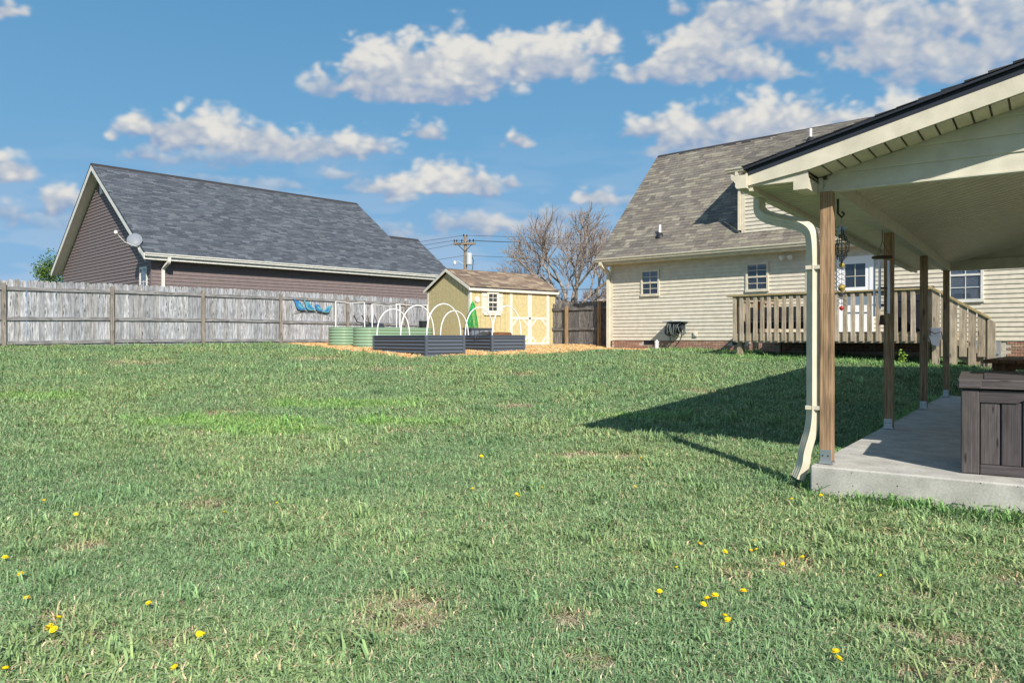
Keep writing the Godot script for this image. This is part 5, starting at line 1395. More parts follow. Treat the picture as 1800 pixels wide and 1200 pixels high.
	for n in 3:
		var y0 := n * 0.05
		for k in 9:
			var an := TAU * k / 9.0 + n * 0.22
			var m := MB.new()
			m.tube([Vector3(cos(an) * 0.12, y0, sin(an) * 0.12), Vector3(cos(an) * 0.165, 0.62 + y0, sin(an) * 0.165), Vector3(cos(an) * 0.13, 0.85 + y0, sin(an) * 0.13), Vector3(cos(an) * 0.055, 1.25 + y0, sin(an) * 0.055), Vector3(0, 1.36 + y0 * 0.6, 0)], 0.008, -1, 5)
			part(cg, "wire_leg", m, M.cage_green)
		for h in [[0.45, 0.152], [0.64, 0.166], [0.85, 0.132], [1.05, 0.096], [1.22, 0.062]]:
			var pts := []
			for k in 16: pts.append(Vector3(cos(TAU * k / 16) * h[1], h[0] + y0, sin(TAU * k / 16) * h[1]))
			var m := MB.new(); m.tube(pts, 0.007, -1, 5, true); part(cg, "ring", m, M.cage_green)
	# logs and a hoop of hose in the second dark bed
	var B2 := Basis(Vector3.UP, deg_to_rad(40))
	var b2 := P(-0.54, 0.80, 20.55)
	for q in [[0.62, 0.52, -0.35, 0.09, 25.0, "split brown log lying on top of the others in the dark bed"], [0.85, 0.50, -0.5, 0.08, 70.0, "brown log lying across the corner of the dark bed"], [0.45, 0.50, -0.75, 0.085, 110.0, "brown log half buried behind the hose in the dark bed"]]:
		var m := MB.new(); m.xf = Transform3D(Basis(Vector3(0, 1, 0), Vector3(-1, 0, 0), Vector3(0, 0, 1)), Vector3.ZERO)
		m.lathe(Vector3.ZERO, [Vector2(0.001, -0.28), Vector2(q[3] * 0.94, -0.28), Vector2(q[3], -0.1), Vector2(q[3] * 1.06, 0.1), Vector2(q[3] * 0.96, 0.27), Vector2(0.001, 0.27)], 9)
		solo("log", q[5], "log", m, M.bark_log, b2 + B2 * Vector3(q[0], q[1] - 0.01, q[2]), q[4], "logs in the dark bed")
	var hs := thing("hose_coil", "black hose bent in a loop standing in the dark bed with logs", "hose", b2 + B2 * Vector3(0.25, 0.45, -0.55), 20)
	for k in 4:
		var pts := []
		for j in 17:
			var an := PI * j / 16.0; pts.append(Vector3(cos(an) * (0.34 - k * 0.05), sin(an) * (0.19 - k * 0.02) - 0.03, k * 0.06 + sin(an * 2) * 0.02))
		var m := MB.new(); m.tube(pts, 0.016, -1, 6); part(hs, "hose_loop", m, M.hose_dark)

# ------------------------------------------------------------------ porch
func make_porch() -> void:
	var by := 0.244
	var yaw := -35.4
	var org := P(2.46, by, 5.9)
	var o := thing("porch", "open gabled porch with timber posts, cream trim and a concrete slab", "porch", org, yaw)
	var W := 6.2
	var N := [0.0, -2.79, -5.58, -8.37]
	part(o, "slab", cbx(Vector3(-0.09, -0.6, -8.65), Vector3(W + 0.3, 0.0, 0.15), 0.012), M.concrete)
	var top := 2.116
	for s in [0.0, W]:
		for z in N:
			var p := part(o, "post", cbx(Vector3(s - 0.046, 0.025, z - 0.046), Vector3(s + 0.046, top, z + 0.046), 0.004), M.porch_post)
			var br := MB.new()
			for e in [-1.0, 1.0]: br.box2(Vector3(s - 0.04, 0.006, z + e * 0.047), Vector3(s + 0.04, 0.115, z + e * 0.051))
			br.box2(Vector3(s - 0.05, 0.006, z - 0.05), Vector3(s + 0.05, 0.022, z + 0.05))
			var bk := part(p, "bracket", br, M.galvanised)
			for e in [-0.02, 0.02]:
				var n := MB.new(); n.xf = Transform3D(Basis.from_euler(Vector3(PI / 2, 0, 0)), Vector3(s + e, 0.07, z + 0.051)); n.lathe(Vector3.ZERO, [Vector2(0.006, 0), Vector2(0.006, 0.004), Vector2(0.001, 0.005)], 6)
				part(p, "nail", n, M.dark_iron)
	# beams along both rows of posts, boxed in metal
	for s in [0.0, W]:
		part(o, "beam", cbx(Vector3(s - 0.06, top, -8.47), Vector3(s + 0.06, top + 0.16, -0.065), 0.004), M.gable_vinyl)
	part(o, "end_beam", cbx(Vector3(-0.062, top + 0.001, -0.062), Vector3(W + 0.062, top + 0.10, 0.0), 0.003), M.gable_vinyl)
	part(o, "end_beam", cbx(Vector3(-0.062, top + 0.001, -8.53), Vector3(W + 0.062, top + 0.18, -8.472), 0.003), M.gable_vinyl)
	# roof lines
	var pit := 0.245
	var ex := -0.507
	var ey := 2.30
	var cx := W / 2
	var yt := func(x: float) -> float: return ey + pit * (minf(x, W - x) - ex)
	var zf := 0.35; var zb := -8.72
	var sl := sqrt(1 + pit * pit)
	# gable ends: lap boards cut to the slope
	for g in [0, 1]:
		var z: float = 0.003 if g == 0 else -8.5
		var y := top + 0.012
		var bk := MB.new()
		bk.prism(PackedVector2Array([Vector2(0, top + 0.1), Vector2(0.0, yt.call(0.0) - 0.18), Vector2(cx, yt.call(cx) - 0.18), Vector2(W, yt.call(W) - 0.18), Vector2(W, top + 0.1)]), z - 0.04, z - 0.004)
		part(o, "gable_backing", bk, M.gable_vinyl)
		while y < yt.call(cx) - 0.2:
			var h := 0.125
			var c0 := maxf(-0.03, (y + 0.18 - ey) / pit + ex); var c1 := maxf(-0.03, (y + h + 0.18 - ey) / pit + ex)
			c0 = minf(c0, cx); c1 = minf(c1, cx)
			var m := MB.new()
			if g == 1: m.xf = Transform3D(Basis.from_euler(Vector3(0, PI, 0)), Vector3(W, 0, 2 * z))
			lap(m, c0, W - c0, c1, W - c1, y, h, z, 0.012)
			part(o, "gable_board", m, M.gable_vinyl)
			y += h
	part(o, "gable_corner", bx(Vector3(-0.06, top + 0.002, 0.004), Vector3(-0.03, yt.call(-0.03) - 0.19, 0.03)), M.gable_vinyl)
	part(o, "gable_bottom_trim", cbx(Vector3(-0.06, top - 0.004, 0.0042), Vector3(W + 0.06, top + 0.014, 0.03), 0.003), M.gable_vinyl)
	# rake soffit panels between the gable and the fascia
	for s in [1.0, -1.0]:
		var x := 0.44
		var len := cx - ex
		while x < len - 0.05:
			var a := ex + x + 0.007; var b := ex + minf(x + 0.105, len) - 0.007
			for e in [[0.02, zf - 0.02], [zb + 0.02, -8.54]]:
				var m := MB.new()
				var A := Vector2(a, yt.call(a) - 0.178); var Bp := Vector2(b, yt.call(b) - 0.178)
				if s < 0: A.x = W - A.x; Bp.x = W - Bp.x
				m.prism(PackedVector2Array([A, Bp, Bp + Vector2(0, 0.008), A + Vector2(0, 0.008)]), e[0], e[1], Vector3(0, 0, 1))
				part(o, "rake_soffit_panel", m, M.soffit)
			x += 0.105
		# backing over the gaps
		var bm := MB.new()
		var p0 := Vector2(-0.18, yt.call(-0.18) - 0.150); var p1 := Vector2(cx, yt.call(cx) - 0.150)
		if s < 0: p0.x = W - p0.x; p1.x = W - p1.x
		bm.prism(PackedVector2Array([p0, p1, p1 + Vector2(0, 0.01), p0 + Vector2(0, 0.01)]), zb + 0.02, zf - 0.02, Vector3(0, 0, 1))
		part(o, "sheathing", bm, M.deck1)
		# fascia boards, drip edge
		for e in [zf, zb]:
			var fa := MB.new()
			var q0 := Vector2(ex, yt.call(ex)); var q1 := Vector2(cx, yt.call(cx))
			if s < 0: q0.x = W - q0.x; q1.x = W - q1.x
			var qm := Vector2(-0.05 if s > 0 else W + 0.05, yt.call(-0.05) - 0.172)
			fa.prism(PackedVector2Array([q0 + Vector2(0, -0.13), qm, q1 + Vector2(0, -0.172), q1 + Vector2(0, -0.055), q0 + Vector2(0, -0.055)]), e - 0.018, e, Vector3(1, 0, 0))
			part(o, "rake_fascia", fa, M.vinyl_trim)
			var de := MB.new()
			de.prism(PackedVector2Array([q0 + Vector2(0, -0.054), q1 + Vector2(0, -0.054), q1 + Vector2(0, -0.004), q0 + Vector2(0, -0.004)]), e - 0.03, e + 0.002 , Vector3(1, 0, 0))
			part(o, "drip_edge", de, M.roof_edge)
		# roof deck and shingles
		var rd := MB.new()
		var d0 := Vector2(ex - 0.03, yt.call(ex) - 0.008); var d1 := Vector2(cx, yt.call(cx))
		if s < 0: d0.x = W - d0.x; d1.x = W - d1.x
		rd.prism(PackedVector2Array([d0, d1, d1 + Vector2(0, 0.02), d0 + Vector2(0, 0.02)]), zb - 0.02, zf + 0.03, Vector3(0, 0, 1))
		var roof := part(o, "roof", rd, M.roof_edge)
		var sh := MB.new()
		var cols := [Color(0.05, 0.05, 0.052), Color(0.075, 0.072, 0.07), Color(0.04, 0.04, 0.045), Color(0.09, 0.088, 0.085)]
		var o3 := Vector3(ex - 0.04, yt.call(ex) + 0.012, zb - 0.03) if s > 0 else Vector3(W - ex + 0.04, yt.call(ex) + 0.012, zf + 0.04)
		shingles(sh, o3, Vector3(0, 0, s), Vector3(s, pit, 0) / sl, Vector3(-s * pit, 1, 0) / sl, zf - zb + 0.07, (cx - ex + 0.04) * sl, 0.14, 0.32, cols)
		part(roof, "shingles", sh, M.shingle_porch).set_meta("kind", "stuff")
		# ceiling: ribbed panels running up the slope
		var z := -8.45
		while z < -0.07:
			var z1 := minf(z + 0.302, -0.07)
			var m := MB.new()
			var prof := PackedVector2Array()   # across the panel: z, drop
			var w := z1 - z - 0.004
			for k in 2:
				var u := z + w * k / 2.0; var h := w / 2.0
				prof.append(Vector2(u + 0.001, 0.034)); prof.append(Vector2(u + h * 0.22, 0.034)); prof.append(Vector2(u + h * 0.38, 0.0)); prof.append(Vector2(u + h * 0.82, 0.0)); prof.append(Vector2(u + h - 0.001, 0.034))
			var A := Vector3(0.062, yt.call(0.062) - 0.205, 0); var Bp := Vector3(cx - 0.002, yt.call(cx) - 0.205, 0)
			if s < 0: A.x = W - A.x; Bp.x = W - Bp.x
			for k in prof.size() - 1:
				var q := [A + Vector3(0, prof[k].y, prof[k].x), Bp + Vector3(0, prof[k].y, prof[k].x), Bp + Vector3(0, prof[k + 1].y, prof[k + 1].x), A + Vector3(0, prof[k + 1].y, prof[k + 1].x)]
				if s < 0: q.reverse()
				m.face(q, Vector3(1, 0, 0))
			part(o, "ceiling_panel", m, M.soffit)
			z = z1
	# eave: flat ribbed soffit, fascia, box return and gutter
	for s in [1.0, -1.0]:
		var mir := func(a: Vector3) -> Vector3: return a if s > 0 else Vector3(W - a.x, a.y, a.z)
		var z := zb + 0.03
		while z < zf - 0.06:
			var z1 := minf(z + 0.10, zf - 0.055)
			part(o, "eave_soffit_panel", bx(mir.call(Vector3(-0.475, 2.168, z + 0.008)), mir.call(Vector3(-0.062, 2.18, z1 - 0.008))), M.soffit); z += 0.10
		part(o, "soffit_backing", bx(mir.call(Vector3(-0.475, 2.205, zb + 0.03)), mir.call(Vector3(-0.062, 2.212, zf - 0.052))), M.deck1)
		part(o, "eave_fascia", bx(mir.call(Vector3(ex, 2.13, zb + 0.002)), mir.call(Vector3(-0.477, yt.call(ex) - 0.02, zf - 0.02))), M.vinyl_trim)
		var rt := MB.new()
		var pg := PackedVector2Array([Vector2(-0.476, 2.165), Vector2(-0.17, 2.165), Vector2(-0.17, 2.100), Vector2(-0.065, 2.100), Vector2(-0.065, yt.call(-0.065) - 0.08), Vector2(-0.476, yt.call(-0.476) - 0.08)])
		if s < 0:
			for k in pg.size(): pg[k].x = W - pg[k].x
		rt.prism(pg, zf - 0.05, zf - 0.021)
		part(o, "box_return", rt, M.vinyl_trim)
		part(o, "box_return_side", bx(mir.call(Vector3(-0.17, 2.100, 0.035)), mir.call(Vector3(-0.064, yt.call(-0.15) - 0.2, zf - 0.051))), M.vinyl_trim)
	var gu := part(o, "gutter", gutter(9.1), M.vinyl_trim)
	gu.position = Vector3(ex - 0.002, 2.262, zb + 0.01); gu.rotation.y = -PI / 2
	var gu2 := part(o, "gutter", gutter(9.1), M.vinyl_trim)
	gu2.position = Vector3(W - ex + 0.002, 2.262, zf); gu2.rotation.y = PI / 2
	# downspout: out of the gutter, back to the post, down, kicked out at the foot
	var ds := MB.new()
	sweep(ds, bend([Vector3(-0.565, 2.16, -0.12), Vector3(-0.565, 2.0, -0.12), Vector3(-0.13, 1.86, 0.0), Vector3(-0.105, 1.70, 0.0), Vector3(-0.105, 0.30, 0.0), Vector3(-0.165, 0.08, 0.02), Vector3(-0.17, -0.01, 0.02), Vector3(-0.215, -0.13, 0.03)], 0.15, 7), spout_section(0.042, 0.032), Vector3(0.75, 0, 0.66))
	part(o, "downspout", ds, M.vinyl_trim)
	for y in [1.52, 0.42]: part(o, "downspout_strap", bx(Vector3(-0.152, y, -0.05), Vector3(-0.046, y + 0.03, 0.047)), M.vinyl_trim)

	var B := Basis(Vector3.UP, deg_to_rad(yaw))
	# spinner hung from the beam
	var sp := thing("wind_spinner", "wire wind spinner with nested square frames, hung beside the front porch post", "wind spinner", org + B * Vector3(0.0, 0.0, -0.36), yaw)
	var hk := MB.new(); hk.tube([Vector3(0, top, 0), Vector3(0.0, 2.0, 0), Vector3(0.03, 1.965, 0), Vector3(0.05, 1.99, 0), Vector3(0.03, 2.01, 0)], 0.009, -1, 6); part(sp, "hook", hk, M.dark_iron)
	var ln := MB.new(); ln.tube([Vector3(0.03, 1.97, 0), Vector3(0.03, 1.20, 0)], 0.0025, -1, 4); part(sp, "line", ln, M.wire_steel)
	for k in 7:
		var m := MB.new(); var an := k * 0.23; var a := 0.035 + k * 0.018; var yc := 1.72
		var f := Vector3(cos(an), 0, sin(an))
		var st := []
		for q in [[0, 1.2], [0.35, 1.2], [0.35, 0.8], [0.7, 0.8], [0.7, 0.4], [1, 0.4], [1, -0.5], [0.7, -0.5], [0.7, -0.9], [0.2, -0.9], [0.2, -1.1], [-0.2, -1.1], [-0.2, -0.9], [-0.7, -0.9], [-0.7, -0.5], [-1, -0.5], [-1, 0.4], [-0.7, 0.4], [-0.7, 0.8], [-0.35, 0.8], [-0.35, 1.2]]:
			st.append(Vector3(0.03, yc, 0) + f * (q[0] * a) + Vector3(0, q[1] * a * 0.95, 0))
		m.tube(st, 0.003, -1, 4, true); part(sp, "frame", m, M.dark_iron)
	for k in 2:
		var pts := []; var pt2 := []
		for j in 41:
			var an := TAU * j / 10.0 + k * PI; pts.append(Vector3(0.03 + cos(an) * 0.032, lerpf(1.56, 1.24, j / 40.0), sin(an) * 0.032))
		var m := MB.new(); m.tube(pts, 0.0025, -1, 4); part(sp, "twist", m, M.wire_steel)
	for q in [[1.575, 0.024, "amber_bead"], [1.39, 0.030, "amber_bead"], [1.225, 0.020, "red_bead"], [1.845, 0.026, "galvanised"]]:
		var m := MB.new(); m.lathe(Vector3(0.03, q[0], 0), [Vector2(0.001, -q[1]), Vector2(q[1] * 0.7, -q[1] * 0.7), Vector2(q[1], 0), Vector2(q[1] * 0.7, q[1] * 0.7), Vector2(0.001, q[1])], 12); part(sp, "bead", m, M[q[2]])
	# star plate at the top
	var sm := MB.new(); var star := PackedVector2Array()
	for k in 10: star.append(Vector2(0.03, 1.86) + Vector2(sin(TAU * k / 10), cos(TAU * k / 10)) * (0.055 if k % 2 == 0 else 0.024))
	sm.prism(star, 0.012, 0.018); part(sp, "star", sm, M.galvanised)
	# wind chime
	var wc := thing("wind_chime", "wind chime of long silver tubes under a dark disc, before the second post", "wind chime", org + B * Vector3(-0.02, 0.0, -2.5), yaw)
	var c1 := MB.new(); c1.tube([Vector3(0, top, 0), Vector3(0, 1.99, 0)], 0.004, -1, 5); part(wc, "hook", c1, M.dark_iron)
	for k in 3:
		var an := TAU * k / 3; var m := MB.new(); m.tube([Vector3(0, 2.0, 0), Vector3(cos(an) * 0.08, 1.84, sin(an) * 0.08)], 0.002, -1, 4); part(wc, "cord", m, M.dark_iron)
	var dk := MB.new(); dk.lathe(Vector3(0, 1.82, 0), [Vector2(0.001, 0), Vector2(0.10, 0), Vector2(0.105, 0.01), Vector2(0.10, 0.02), Vector2(0.001, 0.02)], 20); part(wc, "disc", dk, M.chime_wood)
	for k in 5:
		var an := TAU * k / 5 + 0.5; var L: float = [0.52, 0.46, 0.58, 0.50, 0.55][k]
		var m := MB.new(); m.tube([Vector3(cos(an) * 0.075, 1.79, sin(an) * 0.075), Vector3(cos(an) * 0.075, 1.79 - L, sin(an) * 0.075)], 0.011, -1, 10); part(wc, "tube", m, M.chime_tube)
	var cl := MB.new(); cl.tube([Vector3(0, 1.82, 0), Vector3(0, 1.2, 0)], 0.0015, -1, 4); part(wc, "line", cl, M.dark_iron)
	var ck := MB.new(); ck.lathe(Vector3(0, 1.5, 0), [Vector2(0.001, 0), Vector2(0.045, 0), Vector2(0.045, 0.015), Vector2(0.001, 0.015)], 14); part(wc, "clapper", ck, M.chime_wood)
	var sail := MB.new(); sail.prism(PackedVector2Array([Vector2(-0.03, 1.12), Vector2(0.03, 1.12), Vector2(0.02, 1.22), Vector2(-0.02, 1.22)]), -0.004, 0.004); part(wc, "sail", sail, M.chime_wood)

	# resin storage box on the slab
	var db := thing("deck_box", "dark brown wood-look resin storage box standing on the porch slab", "storage box", P(3.255, by, 5.48), -32)
	var bw := 1.45; var bd := 0.80; var bh := 0.62
	part(db, "body", bx(Vector3(0.04, 0.012, -bd + 0.04), Vector3(bw - 0.04, bh - 0.02, -0.035)), M.tub_dark)
	for c in [[0.0, 0.115], [bw - 0.115, bw]]: part(db, "corner_panel", cbx(Vector3(c[0], 0.003, -0.06), Vector3(c[1], bh - 0.012, 0.0), 0.008), M.box_resin)
	part(db, "corner_panel", cbx(Vector3(0.0, 0.003, -0.20), Vector3(0.04, bh - 0.012, -0.062), 0.008), M.box_resin)
	part(db, "corner_panel", cbx(Vector3(0.0, 0.003, -bd), Vector3(0.04, bh - 0.012, -bd + 0.12), 0.008), M.box_resin)
	part(db, "bottom_rail", cbx(Vector3(0.117, 0.003, -0.05), Vector3(bw - 0.117, 0.075, -0.004), 0.006), M.box_resin2)
	var tr := MB.new()
	tr.prism(PackedVector2Array([Vector2(0.117, bh - 0.10), Vector2(0.34, bh - 0.10), Vector2(0.40, bh - 0.065), Vector2(bw - 0.4, bh - 0.065), Vector2(bw - 0.34, bh - 0.10), Vector2(bw - 0.117, bh - 0.10), Vector2(bw - 0.117, bh - 0.014), Vector2(0.117, bh - 0.014)]), -0.05, -0.004, Vector3(1, 0, 0))
	part(db, "top_rail", tr, M.box_resin2)
	var x := 0.119
	while x < bw - 0.2:
		part(db, "slat", cbx(Vector3(x, 0.074, -0.05), Vector3(x + 0.118, bh - 0.066 if x > 0.34 and x < bw - 0.45 else bh - 0.098, -0.014), 0.006), M.box_resin if int(x * 10) % 2 else M.box_resin2)
		x += 0.1275
	var sx := -0.21
	while sx > -bd + 0.14:
		part(db, "side_slat", cbx(Vector3(0.008, 0.01, sx - 0.105), Vector3(0.036, bh - 0.02, sx), 0.005), M.box_resin2); sx -= 0.112
	var ld := MB.new(); ld.xf = Transform3D(Basis(Vector3(0, 0, 1), Vector3(0, 1, 0), Vector3(-1, 0, 0)), Vector3.ZERO)
	ld.prism(PackedVector2Array([Vector2(0.02, bh), Vector2(0.02, bh + 0.055), Vector2(0.01, bh + 0.066), Vector2(-bd - 0.0, bh + 0.09), Vector2(-bd - 0.01, bh)]), -bw - 0.01, 0.014, Vector3(0, 0, 1))
	var lid := part(db, "lid", ld, M.box_resin)
	part(lid, "lid_cap", cbx(Vector3(-0.018, bh - 0.004, -0.3), Vector3(0.13, bh + 0.058, 0.024), 0.008), M.box_resin)
	for k in 5:
		var pl := MB.new(); pl.off = Vector2(k * 1.7, 0.3)
		var za := -0.03 - k * 0.15
		pl.prism(PackedVector2Array([Vector2(0, 0), Vector2(0.001, 0), Vector2(0.001, 0.001)]), 0, 0.001)
		var lp := MB.new(); lp.off = Vector2(k * 1.3, k * 0.6); lp.xf = Transform3D(Basis.from_euler(Vector3(atan(0.0296), 0, 0)), Vector3(0, bh + 0.066, 0.01))
		lp.cbox(Vector3(bw / 2 + 0.06, 0.004, za - 0.075), Vector3(bw - 0.16, 0.01, 0.142), 0.004)
		part(lid, "lid_plank", lp, M.box_resin2)

	var tt := thing("storage_tote", "big dark lidded tote standing on the resin storage box", "tote", P(3.255, by + 0.716, 5.48) + Basis(Vector3.UP, deg_to_rad(-32)) * Vector3(0.98, 0.0, -0.42), -32)
	part(tt, "tub", cbx(Vector3(-0.40, 0.0, -0.26), Vector3(0.40, 0.44, 0.26), 0.03), M.tub_dark)
	part(tt, "lid", cbx(Vector3(-0.43, 0.441, -0.29), Vector3(0.43, 0.49, 0.29), 0.015), M.tote_grey)

	# table farther back under the roof
	var pt := thing("patio_table", "brown timber patio table under the porch behind the storage box", "table", org + B * Vector3(1.25, 0.0, -3.35), yaw - 4)
	for k in 5: part(pt, "top_plank", cbx(Vector3(-0.42 + k * 0.15, 0.71, -1.8), Vector3(-0.28 + k * 0.15, 0.75, 0.0), 0.005), M.table_wood)
	for z in [-0.35, -1.45]:
		part(pt, "cleat", cbx(Vector3(-0.38, 0.64, z - 0.02), Vector3(0.30, 0.709, z + 0.02), 0.004), M.table_wood)
		for s in [-1.0, 1.0]:
			var m := MB.new()
			m.prism(PackedVector2Array([Vector2(-0.04 + s * 0.18, 0.70), Vector2(-0.04 + s * 0.30, 0.70), Vector2(-0.04 + s * 0.62, 0.0), Vector2(-0.04 + s * 0.50, 0.0)]), z + 0.021, z + 0.06)
			part(pt, "leg", m, M.table_wood)

# ------------------------------------------------------------------ trees, pole and wires
func branch(m: MB, tw: MB, p: Vector3, d: Vector3, len: float, r: float, lvl: int, rr: RandomNumberGenerator, maxl: int) -> void:
	var pts := [p]; var q := p; var dd := d
	var n := 3 if lvl < 4 else 2
	for i in n:
		dd = (dd + Vector3(rr.randf_range(-1, 1), rr.randf_range(-0.5, 0.7), rr.randf_range(-1, 1)) * 0.17).normalized()
		q += dd * len / n; pts.append(q)
	var tgt := m if lvl < 3 else tw
	tgt.tube(pts, r, r * 0.68, 7 if lvl < 2 else (5 if lvl < 3 else 3))
	if lvl >= maxl: return
	var kids := 3 if lvl < 3 else 4
	var spin := rr.randf() * TAU
	var ref := dd.cross(Vector3(0.3, 0.2, 1).normalized()).normalized()
	for k in kids:
		var f := 1.0 if k < 2 else rr.randf_range(0.35, 0.9)
		var i := mini(int(f * n), n - 1)
		var at: Vector3 = pts[i].lerp(pts[i + 1], f * n - i)
		var ax := ref.rotated(dd, spin + TAU * k / kids + rr.randf_range(-0.4, 0.4))
		var nd := dd.rotated(ax, rr.randf_range(0.30, 0.75))
		nd = (nd + Vector3(0, 0.10, 0)).normalized()
		branch(m, tw, at, nd, len * rr.randf_range(0.62, 0.82), maxf(r * (0.66 if k < 2 else 0.5), 0.011), lvl + 1, rr, maxl)

func bare_tree(label: String, at: Vector3, h: float, sd: int, maxl: int, forks: Array) -> void:
	var rr := RandomNumberGenerator.new(); rr.seed = sd
	var o := thing("bare_tree", label, "tree", at, 0, "leafless trees beyond the shed")
	var m := MB.new(); var tw := MB.new()
	m.tube([Vector3(0, -0.4, 0), Vector3(0.03, h * 0.10, 0), Vector3(0, h * 0.2, 0.02)], h * 0.026, h * 0.019, 9)
	for f in forks:
		branch(m, tw, Vector3(0, h * f[3], 0.0), Vector3(f[0], f[1], f[2]).normalized(), h * f[4], h * 0.0135, 1, rr, maxl)
	part(o, "trunk", m, M.tree_bark)
	part(o, "crown", tw, M.twig)

func leafy(called: String, label: String, at: Vector3, rx: float, ry: float, count: int, leaf: float, c0: Color, c1: Color, trunk: float, sd: int) -> void:
	var rr := RandomNumberGenerator.new(); rr.seed = sd
	var o := thing(called, label, "tree" if trunk > 1 else "plant", at, 0)
	var t := MB.new(); t.tube([Vector3(0, -0.1, 0), Vector3(0.02, trunk, 0), Vector3(0, trunk + ry, 0.02)], maxf(0.008, trunk * 0.05), 0.004, 6)
	part(o, "trunk" if trunk > 1 else "stem", t, M.tree_bark)
	var m := MB.new()
	var cl := []
	for k in 14: cl.append(Vector3(rr.randfn() * 0.4 * rx, trunk + ry * (0.6 + rr.randfn() * 0.4), rr.randfn() * 0.4 * rx))
	for k in count:
		var c: Vector3 = cl[rr.randi() % 14]
		var p := c + Vector3(rr.randfn(), rr.randfn() * ry / rx, rr.randfn()) * rx * 0.22
		var b := Basis.from_euler(Vector3(rr.randf_range(-1, 1), rr.randf() * TAU, rr.randf_range(-1, 1))).scaled(Vector3.ONE * leaf * rr.randf_range(0.6, 1.4))
		m.col = c0.lerp(c1, rr.randf())
		m.quad(p + b * Vector3(-0.5, 0, 0), p + b * Vector3(0, 0.1, 0.35), p + b * Vector3(0.5, 0, 0), p + b * Vector3(0, 0.1, -0.35))
	part(o, "crown" if trunk > 1 else "foliage", m, M.leaf)

